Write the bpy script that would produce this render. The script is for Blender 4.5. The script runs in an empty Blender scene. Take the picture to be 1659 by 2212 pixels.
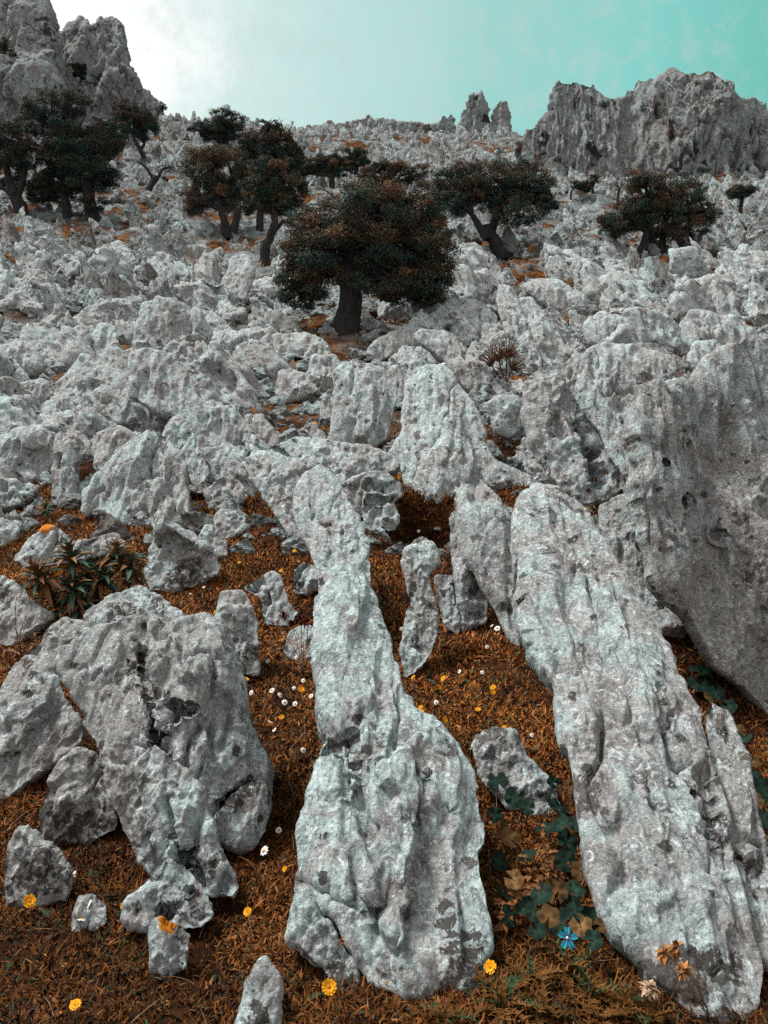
import bpy, math, random
import numpy as np
R = math.radians
rng = np.random.default_rng(11)
random.seed(5)
C = bpy.context.scene
COL = C.collection

# ------------------------------------------------------------------ camera model
CAM = np.array([0.0, 0.0, 1.62]); PITCH = R(-5.0); F = 1640.0
FWD = np.array([0, math.cos(PITCH), math.sin(PITCH)]); UP = np.array([0, -math.sin(PITCH), math.cos(PITCH)])
RT = np.array([1.0, 0, 0])

def ray(px, py):
    d = FWD + (px - 829.5) / F * RT + (1106 - py) / F * UP
    return d

def project(P):
    P = np.atleast_2d(P) - CAM
    z = P @ FWD
    return 829.5 + F * (P @ RT) / z, 1106 - F * (P @ UP) / z, z

# ------------------------------------------------------------------ noise
_perm = np.random.default_rng(3).permutation(256).astype(np.int32)
_perm = np.concatenate([_perm, _perm, _perm])
_g = np.random.default_rng(4).normal(size=(256, 3)); _g /= np.linalg.norm(_g, axis=1)[:, None]
_g = _g.astype(np.float32)

def perlin(p, seed=0):
    p = np.asarray(p, dtype=np.float32) + np.float32(seed * 17.317 + 0.131)
    i = np.floor(p).astype(np.int32); f = p - i
    i &= 255
    u = f * f * f * (f * (f * 6 - 15) + 10)
    res = 0
    for dx in (0, 1):
        wx = u[:, 0] if dx else 1 - u[:, 0]
        hx = _perm[i[:, 0] + dx]
        for dy in (0, 1):
            wy = u[:, 1] if dy else 1 - u[:, 1]
            hy = _perm[hx + i[:, 1] + dy]
            for dz in (0, 1):
                wz = u[:, 2] if dz else 1 - u[:, 2]
                h = _perm[hy + i[:, 2] + dz]
                g = _g[h]
                dot = g[:, 0] * (f[:, 0] - dx) + g[:, 1] * (f[:, 1] - dy) + g[:, 2] * (f[:, 2] - dz)
                res = res + wx * wy * wz * dot
    return res * 1.5

def fbm(p, oc=4, seed=0, gain=.5):
    a, s, r = 1.0, 1.0, 0
    for k in range(oc):
        r = r + a * perlin(p * s, seed + k * 3); a *= gain; s *= 2.03
    return r

def ridged(p, oc=4, seed=0, gain=.55):
    a, s, r = 1.0, 1.0, 0
    for k in range(oc):
        n = 1 - np.abs(perlin(p * s, seed + k * 5)) * 2
        r = r + a * n; a *= gain; s *= 2.1
    return r

_h3 = np.random.default_rng(9).random((256, 3)).astype(np.float32)
_hv = np.random.default_rng(10).normal(size=(256, 4)).astype(np.float32)
def facet(p, seed=0, tilt=1.0):
    """broken planar facets: every cell is a tilted plane with its own height (about -1..1)"""
    p = np.asarray(p, np.float32) + np.float32(seed * 7.731 + .417)
    w = np.stack([perlin(p * 1.9, seed + k) for k in range(3)], 1)
    p = p + .22 * w
    i0 = np.floor(p - .5).astype(np.int32)
    d1 = np.full(len(p), 9, np.float32); d2 = d1.copy(); v1 = np.zeros(len(p), np.float32); v2 = v1.copy()
    for dx in (0, 1):
        for dy in (0, 1):
            for dz in (0, 1):
                i = i0 + np.array([dx, dy, dz], np.int32); j = i & 255
                h = _perm[_perm[_perm[j[:, 0]] + j[:, 1]] + j[:, 2]]
                q = p - (i + .5 + .7 * (_h3[h] - .5))
                d = np.sqrt((q * q).sum(1))
                val = _hv[h, 3] * .35 + tilt * (q * _hv[h, :3]).sum(1) * .8
                n1 = d < d1
                n2 = (~n1) & (d < d2)
                d2 = np.where(n1, d1, np.where(n2, d, d2)); v2 = np.where(n1, v1, np.where(n2, val, v2))
                d1 = np.where(n1, d, d1); v1 = np.where(n1, val, v1)
    s = np.clip((d2 - d1) / .085, 0, 1); s = .5 + .5 * s * s * (3 - 2 * s)
    return v1 * s + v2 * (1 - s)

def sstep(a, b, x):
    t = np.clip((x - a) / (b - a), 0, 1)
    return t * t * (3 - 2 * t)

# ------------------------------------------------------------------ terrain
_GY = np.array([-40, -4, 0, 2, 4.7, 7.2, 12, 20, 30, 37, 50, 70, 95, 120, 150, 165, 185, 260, 420, 900], float)
_GZ = np.array([-6, -.25, 0, .06, .45, 1.05, 2.15, 4.5, 8.0, 10.8, 16.4, 24.9, 36.2, 48.0, 59.6, 62.9, 62.4, 45, 10, -60], float)
def _pchip(xk, yk):
    h = np.diff(xk); d = np.diff(yk) / h
    m = np.zeros_like(xk)
    for k in range(1, len(xk) - 1):
        if d[k-1] * d[k] > 0:
            w1 = 2 * h[k] + h[k-1]; w2 = h[k] + 2 * h[k-1]
            m[k] = (w1 + w2) / (w1 / d[k-1] + w2 / d[k])
    m[0], m[-1] = d[0], d[-1]
    def f(x):
        k = np.clip(np.searchsorted(xk, x) - 1, 0, len(h) - 1)
        t = (x - xk[k]) / h[k]
        return ((1+2*t)*(1-t)**2) * yk[k] + t*(1-t)**2 * h[k]*m[k] + t*t*(3-2*t)*yk[k+1] + t*t*(t-1)*h[k]*m[k+1]
    return f
_prof = _pchip(_GY, _GZ)

def ground(x, y):
    x = np.asarray(x, float); y = np.asarray(y, float)
    x, y = np.broadcast_arrays(x, y)
    z = _prof(np.clip(y, -39, 890))
    z = z + 0.085 * np.clip(-x - 8, 0, 60) * sstep(35, 105, y)
    z = z - 0.10 * np.clip(x - 10, 0, 80) * sstep(90, 160, y)
    p = np.stack([x, y, 0 * x], -1).reshape(-1, 3)
    n1 = perlin(p * 0.9, 1).reshape(x.shape); n2 = perlin(p * 0.28, 2).reshape(x.shape)
    n3 = perlin(p * 0.06, 7).reshape(x.shape)
    z = z + n1 * (0.035 + 0.15 * sstep(8, 16, y)) + n2 * 0.45 * sstep(9, 22, y) + n3 * 1.5 * sstep(25, 70, y)
    z = z - 0.75 * sstep(1.2, 2.1, x) * sstep(6.5, 4.8, y)
    for cx, cy, rx, ry, dp in PITS:
        z = z - dp * np.exp(-(((x - cx) / rx) ** 2 + ((y - cy) / ry) ** 2) ** 2)
    return z
PITS = []

_T = np.geomspace(0.6, 420, 1500)
def hit(px, py, h=0.0):
    d = ray(px, py)
    P = CAM + _T[:, None] * d
    below = P[:, 2] < ground(P[:, 0], P[:, 1]) + h
    k = int(np.argmax(below))
    if not below[k]:
        return CAM + 160 * d
    a, b = _T[max(k-1, 0)], _T[k]
    for _ in range(18):
        m = (a + b) / 2; q = CAM + m * d
        if q[2] < ground(q[0], q[1]) + h: b = m
        else: a = m
    return CAM + b * d

_p = []
for _q in ((925, 1120, .50, .55, .85), (1085, 985, .40, .45, .5), (345, 1040, .25, .3, .4), (185, 1040, .2, .3, .4), (1290, 1010, .25, .3, .35), (1040, 725, .35, .4, .5), (1160, 775, .3, .4, .5)):
    _w = hit(_q[0], _q[1]); _p.append((_w[0], _w[1] + .08) + _q[2:])
PITS += _p

def at(px, py, Y):
    d = ray(px, py)
    return CAM + d * (Y / d[1])

# ------------------------------------------------------------------ mesh helpers
def mk(name, V, Fs, mat, parent=None, loc=None, smooth=True, attrs=None, mats=None, link=True):
    V = np.asarray(V, np.float32)
    if loc is not None:
        V = V - np.asarray(loc, np.float32)
    me = bpy.data.meshes.new(name)
    me.vertices.add(len(V)); me.vertices.foreach_set('co', V.ravel())
    if not isinstance(Fs, (list, tuple)): Fs = [Fs]
    Fs = [np.asarray(f, np.int32) for f in Fs if len(f)]
    tot = sum(f.size for f in Fs); nf = sum(len(f) for f in Fs)
    me.loops.add(tot); me.loops.foreach_set('vertex_index', np.concatenate([f.ravel() for f in Fs]))
    me.polygons.add(nf)
    st = []; o = 0
    for f in Fs:
        st.append(o + np.arange(len(f)) * f.shape[1]); o += f.size
    me.polygons.foreach_set('loop_start', np.concatenate(st).astype(np.int32))
    me.polygons.foreach_set('use_smooth', np.full(nf, smooth))
    for k, v in (attrs or {}).items():
        v = np.asarray(v, np.float32)
        if v.ndim == 1:
            a = me.attributes.new(k, 'FLOAT', 'POINT'); a.data.foreach_set('value', v)
        else:
            if v.shape[1] == 3: v = np.concatenate([v, np.ones((len(v), 1), np.float32)], 1)
            a = me.attributes.new(k, 'FLOAT_COLOR', 'POINT'); a.data.foreach_set('color', v.ravel())
    me.update(calc_edges=True); me.validate(verbose=False)
    if mat: me.materials.append(mat)
    ob = bpy.data.objects.new(name, me)
    if link: COL.objects.link(ob)
    if loc is not None: ob.location = [float(c) for c in loc]
    if parent is not None:
        ob.parent = parent
        if loc is not None:
            ob.location = [float(a - b) for a, b in zip(loc, parent.location)]
    return ob

def empty(name, loc):
    o = bpy.data.objects.new(name, None); COL.objects.link(o); o.location = [float(c) for c in loc]
    o.empty_display_size = .1
    return o

def tag(o, label=None, cat=None, group=None, kind=None):
    if label: o['label'] = label
    if cat: o['category'] = cat
    if group: o['group'] = group
    if kind: o['kind'] = kind
    return o

def copy_tree(o, parent=None):
    c = o.copy(); COL.objects.link(c); c.parent = parent
    for ch in list(o.children): copy_tree(ch, c)
    return c

def vnorm(V, Q):
    a, b, c, d = (V[Q[:, k]] for k in range(4))
    n = np.cross(c - a, d - b)
    N = np.zeros_like(V)
    for k in range(4):
        for ax in range(3):
            N[:, ax] += np.bincount(Q[:, k], n[:, ax], len(V))
    return N / (np.linalg.norm(N, axis=1)[:, None] + 1e-12)

def tube(path, rad, n=8, cap=True):
    path = np.asarray(path, float); rad = np.asarray(rad, float)
    t = np.gradient(path, axis=0); t /= np.linalg.norm(t, axis=1)[:, None] + 1e-9
    ref = np.array([0.31, 0.87, 0.21])
    u = np.cross(t, ref); u /= np.linalg.norm(u, axis=1)[:, None] + 1e-9
    v = np.cross(t, u)
    a = np.arange(n) * 2 * np.pi / n
    V = path[:, None] + rad[:, None, None] * (np.cos(a)[None, :, None] * u[:, None] + np.sin(a)[None, :, None] * v[:, None])
    m = len(path)
    i = np.arange(m - 1)[:, None] * n; j = np.arange(n)[None]; j2 = (j + 1) % n
    Q = np.stack([i + j, i + j2, i + n + j2, i + n + j], -1).reshape(-1, 4)
    return V.reshape(-1, 3), Q

class MB:
    def __init__(s): s.V = []; s.Q = []; s.A = []; s.n = 0
    def add(s, V, Q, a=None):
        s.V.append(np.asarray(V, float)); s.Q.append(np.asarray(Q, int) + s.n); s.n += len(V)
        s.A.append(np.zeros((len(V), 3)) if a is None else np.broadcast_to(a, (len(V), 3)))
    def build(s, name, mat, parent=None, loc=None, smooth=True, col=False):
        V = np.concatenate(s.V)
        fs = {}
        for q in s.Q: fs.setdefault(q.shape[1], []).append(q)
        return mk(name, V, [np.concatenate(v) for v in fs.values()], mat, parent, loc, smooth,
                  {'col': np.concatenate(s.A)} if col else None)

# ------------------------------------------------------------------ materials
def nodes(name):
    m = bpy.data.materials.new(name); m.use_nodes = True
    nt = m.node_tree; b = nt.nodes['Principled BSDF']
    return m, nt, b
def N(nt, typ, ins=None, **kw):
    n = nt.nodes.new(typ)
    for k, v in kw.items(): setattr(n, k, v)
    for k, v in (ins or {}).items():
        if hasattr(v, 'is_linked') or isinstance(v, bpy.types.NodeSocket): nt.links.new(v, n.inputs[k])
        else: n.inputs[k].default_value = v
    return n
def noise(nt, vec, scale, detail=5, rough=.55, dist=0.0):
    return N(nt, 'ShaderNodeTexNoise', {'Vector': vec, 'Scale': scale, 'Detail': detail, 'Roughness': rough, 'Distortion': dist}).outputs['Fac']
def ramp(nt, fac, stops):
    n = nt.nodes.new('ShaderNodeValToRGB'); nt.links.new(fac, n.inputs[0])
    e = n.color_ramp.elements
    while len(e) < len(stops): e.new(.5)
    for k, (p, c) in enumerate(stops):
        e[k].position = p; e[k].color = (c, c, c, 1) if not hasattr(c, '__len__') else (*c, 1)
    return n.outputs[0]
def mix(nt, fac, a, b, typ='MIX'):
    n = nt.nodes.new('ShaderNodeMix'); n.data_type = 'RGBA'; n.blend_type = typ
    for s, v in ((0, fac), (6, a), (7, b)):
        if isinstance(v, bpy.types.NodeSocket): nt.links.new(v, n.inputs[s])
        else: n.inputs[s].default_value = v if not hasattr(v, '__len__') else (*v, 1)
    return n.outputs[2]
def math_(nt, op, a, b=0.0):
    n = nt.nodes.new('ShaderNodeMath'); n.operation = op
    for s, v in ((0, a), (1, b)):
        if isinstance(v, bpy.types.NodeSocket): nt.links.new(v, n.inputs[s])
        else: n.inputs[s].default_value = v
    return n.outputs[0]

def rock_material(name, near=True, veg=False, tone=1.0):
    m, nt, b = nodes(name)
    pos = nt.nodes.new('ShaderNodeNewGeometry').outputs['Position']
    S = 1.0 if near else 0.22
    big = noise(nt, pos, .9 * S, 4, .6)
    n1 = noise(nt, pos, 4.5 * S, 10, .70, .5)
    col = ramp(nt, n1, [(.30, (.22, .185, .172)), (.415, (.30, .27, .258)), (.43, (.385, .355, .345)), (.485, (.40, .39, .38)), (.50, (.40, .445, .44)), (.60, (.455, .52, .51)), (.615, (.53, .585, .575))])
    tall = N(nt, 'ShaderNodeMapping', {'Vector': pos, 'Scale': (1, .35, .45)}).outputs[0]
    n0 = noise(nt, tall, 24 * S, 7, .7, .5)
    col = mix(nt, 1.0, col, ramp(nt, n0, [(.32, .62), (.5, 1.), (.66, 1.22)]), 'MULTIPLY')
    bsum = math_(nt, 'ADD', big, math_(nt, 'MULTIPLY', math_(nt, 'SUBTRACT', n1, .5), .5))
    col = mix(nt, ramp(nt, bsum, [(.53, 0.), (.56, .62)]), col, (.34, .295, .28))
    # grey lichen sheets with crisp edges
    n2 = noise(nt, pos, 10 * S, 9, .66, .9)
    col = mix(nt, ramp(nt, n2, [(.545, 0.), (.565, .75), (.60, .65), (.64, 0)]), col, (.17, .175, .175))
    n3 = noise(nt, pos, 17 * S, 8, .7, 1.2)
    col = mix(nt, ramp(nt, n3, [(.56, 0.), (.585, .85)]), col, (.64, .68, .67))
    # dark lichen patches
    n4 = noise(nt, pos, 6.5 * S, 7, .6, .5)
    gate = noise(nt, pos, 1.7 * S, 3, .5)
    dk = math_(nt, 'ADD', n4, math_(nt, 'MULTIPLY', math_(nt, 'SUBTRACT', gate, .5), .42))
    col = mix(nt, ramp(nt, dk, [(.632, 0.), (.642, .85)]), col, (.095, .072, .062))
    vo = N(nt, 'ShaderNodeTexVoronoi', {'Vector': pos, 'Scale': 11 * S, 'Randomness': 1.0})
    vd = math_(nt, 'ADD', vo.outputs['Distance'], math_(nt, 'MULTIPLY', math_(nt, 'SUBTRACT', n3, .5), .9))
    keep = math_(nt, 'GREATER_THAN', N(nt, 'ShaderNodeSeparateColor', {0: vo.outputs['Color']}).outputs[0], .74)
    spot = math_(nt, 'MULTIPLY', ramp(nt, vd, [(.16, .9), (.20, 0.)]), keep)
    col = mix(nt, spot, col, (.055, .047, .043))
    # fine speckle
    n6 = noise(nt, pos, 26 * S, 7, .72, 1.6)
    col = mix(nt, ramp(nt, n6, [(.375, .7), (.395, 0.)]), col, (.12, .115, .112))
    col = mix(nt, ramp(nt, n6, [(.585, 0.), (.61, .7)]), col, (.60, .645, .635))
    n5 = noise(nt, pos, 70 * S, 4, .7)
    col = mix(nt, 1.0, col, ramp(nt, n5, [(.3, .55), (.5, 1.), (.7, 1.35)]), 'MULTIPLY')
    if near:
        at_ = N(nt, 'ShaderNodeAttribute', attribute_name='stain').outputs['Vector']
        sp = N(nt, 'ShaderNodeSeparateXYZ', {0: at_})
        nn = noise(nt, pos, 30, 6, .65, .6)
        o1 = math_(nt, 'ADD', sp.outputs[0], math_(nt, 'MULTIPLY', math_(nt, 'SUBTRACT', nn, .5), 1.6))
        col = mix(nt, ramp(nt, o1, [(.50, 0.), (.56, 1.)]), col, (.62, .20, .012))
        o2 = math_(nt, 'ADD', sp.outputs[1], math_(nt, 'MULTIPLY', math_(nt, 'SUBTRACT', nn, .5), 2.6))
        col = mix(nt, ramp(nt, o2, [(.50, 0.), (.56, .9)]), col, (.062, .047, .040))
    if veg:
        mpv = N(nt, 'ShaderNodeMapping', {'Vector': pos, 'Scale': (1, 1, .6)}).outputs[0]
        v1 = noise(nt, mpv, .33, 8, .7, .8)
        col = mix(nt, ramp(nt, v1, [(.58, 0.), (.61, .9)]), col, (.10, .043, .026))
        v2 = noise(nt, pos, .42, 6, .62, .4)
        col = mix(nt, ramp(nt, v2, [(.60, 0.), (.62, .9)]), col, (.02, .04, .036))
    if near:
        rnd = nt.nodes.new('ShaderNodeObjectInfo').outputs['Random']
        col = mix(nt, 1.0, col, ramp(nt, rnd, [(0., (.94, .92, .91)), (.35, (1.0, 1.0, 1.0)), (.7, (1.02, 1.05, 1.05)), (1., (1.08, 1.12, 1.12))]), 'MULTIPLY')
    else:
        rnd = nt.nodes.new('ShaderNodeNewGeometry').outputs['Random Per Island']
        col = mix(nt, 1.0, col, ramp(nt, rnd, [(0., (.62, .57, .54)), (.35, (.88, .88, .88)), (.7, (1.0, 1.03, 1.03)), (1., (1.22, 1.28, 1.28))] if not veg else [(0., 1.), (1., 1.)]), 'MULTIPLY')
    if tone != 1.0: col = mix(nt, 1.0, col, (tone, tone, tone), 'MULTIPLY')
    nt.links.new(col, b.inputs['Base Color'])
    b.inputs['Roughness'].default_value = .92
    b.inputs['Specular IOR Level'].default_value = .2
    h1 = math_(nt, 'ADD', math_(nt, 'MULTIPLY', noise(nt, tall, 30 * S, 8, .7, .6), .6), math_(nt, 'MULTIPLY', n1, .9))
    h2 = noise(nt, pos, 55 * S, 6, .65, .3)
    h = math_(nt, 'ADD', math_(nt, 'MULTIPLY', h1, 1.0), math_(nt, 'MULTIPLY', h2, .35))
    h = math_(nt, 'SUBTRACT', h, math_(nt, 'MULTIPLY', spot, .25))
    bp = N(nt, 'ShaderNodeBump', {'Height': h, 'Strength': 1.0, 'Distance': .045 / S})
    nt.links.new(bp.outputs[0], b.inputs['Normal'])
    return m
ROCK = rock_material('limestone')
ROCKFAR = rock_material('limestone_distant', near=False, tone=.80)
CLIFF = rock_material('limestone_cliff', near=False, veg=True, tone=.62)

def ground_material():
    m, nt, b = nodes('soil_and_stone')
    pos = nt.nodes.new('ShaderNodeNewGeometry').outputs['Position']
    n = noise(nt, pos, 7, 7, .65)
    soil = ramp(nt, n, [(.35, (.010, .005, .003)), (.5, (.026, .010, .005)), (.62, (.07, .026, .008)), (.75, (.12, .055, .028))])
    g = noise(nt, pos, 1.2, 9, .7, .5)
    grey = ramp(nt, g, [(.35, (.05, .046, .044)), (.5, (.15, .16, .16)), (.7, (.34, .38, .38))])
    y = N(nt, 'ShaderNodeSeparateXYZ', {0: pos}).outputs[1]
    far = ramp(nt, math_(nt, 'DIVIDE', y, 60.0), [(.16, 0.), (.4, 1.)])
    patch = ramp(nt, noise(nt, pos, .35, 6, .6), [(.46, 1.), (.56, 0.)])
    soil2 = mix(nt, ramp(nt, noise(nt, pos, 2.6, 6, .7), [(.45, 0.), (.6, .8)]), soil, (.21, .082, .026))
    soil = mix(nt, ramp(nt, math_(nt, 'DIVIDE', y, 30.0), [(.25, 0.), (.4, 1.)]), soil, soil2)
    col = mix(nt, math_(nt, 'MULTIPLY', far, patch), soil, grey)
    nt.links.new(col, b.inputs['Base Color']); b.inputs['Roughness'].default_value = 1
    b.inputs['Specular IOR Level'].default_value = .05
    bp = N(nt, 'ShaderNodeBump', {'Height': n, 'Strength': 1.0, 'Distance': .06}); nt.links.new(bp.outputs[0], b.inputs['Normal'])
    return m
SOIL = ground_material()

def col_material(name, rough=.8, trans=0.0, spec=.2, noise_amt=.35):
    m, nt, b = nodes(name)
    a = N(nt, 'ShaderNodeAttribute', attribute_name='col').outputs['Color']
    pos = nt.nodes.new('ShaderNodeNewGeometry').outputs['Position']
    n = noise(nt, pos, 45, 4, .6)
    c = mix(nt, 1.0, a, ramp(nt, n, [(.3, 1 - noise_amt), (.7, 1 + noise_amt)]), 'MULTIPLY')
    nt.links.new(c, b.inputs['Base Color']); b.inputs['Roughness'].default_value = rough
    b.inputs['Specular IOR Level'].default_value = spec
    return m
GRASSM = col_material('dry_grass'); LEAFM = col_material('foliage', .75, spec=.15); PETALM = col_material('petal', .6, noise_amt=.12); PLANTM = col_material('plant_leaf', .75, spec=.06)
def bark_material():
    m, nt, b = nodes('bark')
    pos = nt.nodes.new('ShaderNodeNewGeometry').outputs['Position']
    mp = N(nt, 'ShaderNodeMapping', {'Vector': pos, 'Scale': (6, 6, 1.3)})
    n = noise(nt, mp.outputs[0], 2.2, 8, .7, .6)
    nt.links.new(ramp(nt, n, [(.35, (.012, .010, .009)), (.55, (.035, .028, .025)), (.72, (.10, .09, .085))]), b.inputs['Base Color'])
    b.inputs['Roughness'].default_value = .95
    bp = N(nt, 'ShaderNodeBump', {'Height': n, 'Strength': 1.0, 'Distance': .08}); nt.links.new(bp.outputs[0], b.inputs['Normal'])
    return m
BARK = bark_material()

# ------------------------------------------------------------------ ground sheet
def build_ground():
    ys = np.concatenate([-np.geomspace(30, .8, 14), np.linspace(-.7, 1.2, 12), np.geomspace(1.3, 24, 300), np.geomspace(24.5, 200, 160), np.geomspace(206, 850, 22)])
    s = np.linspace(-1, 1, 301); s = np.sign(s) * (np.abs(s) ** 1.35)
    w = np.where(ys < 3, 9, 9 + (ys - 3) * 1.5)
    X = s[None] * w[:, None]; Y = np.broadcast_to(ys[:, None], X.shape)
    Z = ground(X, Y)
    P = np.stack([X, Y, Z], -1).reshape(-1, 3)
    far = sstep(14, 30, P[:, 1])
    P[:, 2] += far * (ridged(P * np.array([.5, .5, .2]), 3, 8) - 1.0) * .45 + (1 - far) * perlin(P * 6, 4) * .02
    m, n = X.shape
    i = np.arange(m - 1)[:, None] * n; j = np.arange(n - 1)[None]
    Q = np.stack([i + j, i + j + 1, i + n + j + 1, i + n + j], -1).reshape(-1, 4)
    tag(mk('ground', P, Q, SOIL), kind='structure')
build_ground()
# ------------------------------------------------------------------ rocks with an individual outline
LAND = {}          # landmark phrase -> pixel position, used to word labels
PENDING = []       # (object, adjective noun, px, py) that get their label from what they stand beside
MASK = []          # outlines already occupied (pixel polygons)

def seg_dist(P, A, B):
    """distance of points P (n,2) to segments A->B (m,2) : min distance, nearest point"""
    best = np.full(len(P), 1e9); near = np.zeros_like(P)
    for a, b in zip(A, B):
        ab = b - a; L = ab @ ab + 1e-12
        t = np.clip(((P - a) @ ab) / L, 0, 1)
        q = a + t[:, None] * ab
        d = np.hypot(*(P - q).T)
        k = d < best
        best[k] = d[k]; near[k] = q[k]
    return best, near

def inside(P, poly):
    x, y = P[:, 0], P[:, 1]; r = np.zeros(len(P), bool)
    for (x1, y1), (x2, y2) in zip(poly, np.roll(poly, -1, axis=0)):
        c = ((y1 > y) != (y2 > y)) & (x < (x2 - x1) * (y - y1) / (y2 - y1 + 1e-12) + x1)
        r ^= c
    return r

def rough_outline(poly, step, amp, seed, jag=0.0):
    out = []
    n = len(poly)
    # round the corners once (Chaikin), then break the line up
    q = []
    for k in range(n):
        a, b = poly[k], poly[(k + 1) % n]
        q += [a * .9 + b * .1, a * .1 + b * .9]
    q = np.array(q)
    for k in range(len(q)):
        a, b = q[k], q[(k + 1) % len(q)]
        m = max(1, int(np.hypot(*(b - a)) / step))
        out += [a + (b - a) * i / m for i in range(m)]
    out = np.array(out)
    c = out.mean(0); d = out - c; d /= np.linalg.norm(d, axis=1)[:, None] + 1e-9
    p3 = np.concatenate([out / (amp * 7), np.full((len(out), 1), seed * 3.7)], 1)
    off = amp * fbm(p3, 4, seed, .6)
    if jag:
        L = np.concatenate([[0], np.cumsum(np.hypot(*(np.diff(out, axis=0)).T))])
        l3 = np.column_stack([L / (jag * 2.6), np.full(len(L), seed * 1.3), 0 * L])
        off = off + jag * (.9 - 2.2 * np.abs(perlin(l3, seed)) - 1.2 * np.abs(perlin(l3 * 2.7, seed + 1)))
    return out + d * off[:, None]

def outline_rock(name, poly, by=None, tilt=50, yaw=0, thick=.95, back=.8, ridge=None, crest=.22, cracks=(), holes=(), stains=(),
                 seed=0, big=1.0, fine=1.0, step=2.6, Y0=None, facets=10, mat=None, edge=.035, groove=0.0, gs=.30, jag=0.0, sink=0.0, scale_f=1.0):
    MASK.append(np.array(poly, float))
    poly = np.array(poly, float)
    k = int(np.argmax(poly[:, 1])); bx, b_y = poly[k]
    if Y0 is None:
        g = hit(bx, by if by else b_y); P0 = g.copy()
    else:
        P0 = at(bx, b_y, Y0)
    th, ya = R(tilt), R(yaw)
    u = np.array([math.cos(ya), math.sin(ya), 0]); v = np.array([-math.sin(ya) * math.cos(th), math.cos(ya) * math.cos(th), math.sin(th)])
    n = np.cross(u, v)
    def uv(pts):
        pts = np.asarray(pts, float)
        d = FWD[None] + ((pts[:, :1] - 829.5) / F) * RT + ((1106 - pts[:, 1:2]) / F) * UP
        t = ((P0 - CAM) @ n) / (d @ n)
        q = CAM + d * t[:, None] - P0
        return np.stack([q @ u, q @ v], 1)
    W = uv(poly)
    depth = np.linalg.norm(P0 + u * W[:, 0].mean() + v * W[:, 1].mean() - CAM)
    s = depth * step / F
    size = math.sqrt(abs(np.sum(W[:, 0] * np.roll(W[:, 1], -1) - W[:, 1] * np.roll(W[:, 0], -1))) / 2)
    ol = rough_outline(W, s * 1.5, size * edge, seed + 1, jag)
    # grid inside the outline
    lo, hi = ol.min(0) - s, ol.max(0) + s
    nu, nv = [int(x) for x in np.ceil((hi - lo) / s) + 1]
    gu, gv = np.meshgrid(lo[0] + np.arange(nu) * s, lo[1] + np.arange(nv) * s, indexing='ij')
    G = np.stack([gu.ravel(), gv.ravel()], 1)
    ins = inside(G, ol).reshape(nu, nv)
    cell = ins[:-1, :-1] & ins[1:, :-1] & ins[:-1, 1:] & ins[1:, 1:]
    used = np.zeros((nu, nv), bool); full = np.zeros((nu, nv), int)
    for a in (0, 1):
        for b in (0, 1):
            used[a:nu-1+a, b:nv-1+b] |= cell
            full[a:nu-1+a, b:nv-1+b] += cell
    bnd = used & (full < 4)
    idx = np.full((nu, nv), -1); ids = np.flatnonzero(used.ravel()); idx.ravel()[ids] = np.arange(len(ids))
    P2 = G[ids].copy(); isb = bnd.ravel()[ids]
    near = np.zeros_like(P2); od = ol[::4]
    d, _ = seg_dist(P2, od, np.roll(od, -1, axis=0))
    _, near[isb] = seg_dist(P2[isb], ol, np.roll(ol, -1, axis=0))
    P2[isb] = near[isb]; d = np.where(isb, 0, d)
    D = d.max()
    # crest line
    if ridge is not None:
        rl = uv(ridge)
    else:
        rg = np.random.default_rng(seed + 50)
        c = P2.mean(0); e, ev = np.linalg.eigh(np.cov((P2 - c).T)); ax = ev[:, 1]; L = math.sqrt(e[1])
        o = ev[:, 0] * math.sqrt(e[0]) * rg.uniform(-.6, .6)
        rl = np.array([c - ax * L * .75 + o, c + ev[:, 0] * math.sqrt(e[0]) * rg.uniform(-.4, .4), c + ax * L * .75 + o * .3])
    dr, _ = seg_dist(P2, rl[:-1], rl[1:])
    t = d / (d + dr * .9 + 1e-6)
    pr = (1 - crest) * t + crest * np.sqrt(np.clip(1 - (1 - t) ** 2, 0, 1))
    T = thick * D
    h = T * pr
    rg = np.random.default_rng(seed + 90)
    cen = P2.mean(0); sd = P2.std(0)
    stack = [h]
    for _ in range(facets):
        p0 = cen + sd * rg.normal(size=2) * .9
        gr = rg.normal(size=2) * .62 * T / (sd.mean() + 1e-9)
        stack.append(T * rg.uniform(.50, .95) + (P2 - p0) @ gr)
    if facets:
        st = np.array(stack); kk = 55 / T
        mn = st.min(0); h2 = mn - np.log(np.exp(-kk * (st - mn)).sum(0)) / kk
        h = np.where(isb, 0, np.maximum(h2, h * .18))
    for cr in cracks:                                  # carved joints: ([(px,py)...], width_m, depth_m)
        cl = uv(cr[0])
        cl2 = []
        for a, b in zip(cl[:-1], cl[1:]): cl2 += [a + (b - a) * i / 6 for i in range(6)]
        cl2 = np.array(cl2 + [cl[-1]]); cl2 = cl2 + cr[1] * 1.2 * rg.normal(size=cl2.shape) * .6
        dc, _ = seg_dist(P2, cl2[:-1], cl2[1:])
        h = h - np.where(isb, 0, cr[2] * np.exp(-(dc / cr[1]) ** 2))
    for hx, hy, hr, hd in holes:                       # solution holes: px, py, radius px, depth m
        hc = uv([(hx, hy), (hx + hr, hy)]); rr = abs(hc[1, 0] - hc[0, 0])
        q = (P2 - hc[0]) / rr
        q3 = np.concatenate([q * 1.4, np.full((len(q), 1), seed)], 1)
        dd = np.hypot(*q.T) + .35 * fbm(q3, 3, 5)
        h = h - np.where(isb, 0, hd * sstep(1.05, .6, dd))
    st_o = np.zeros((len(P2), 3), np.float32)
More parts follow.
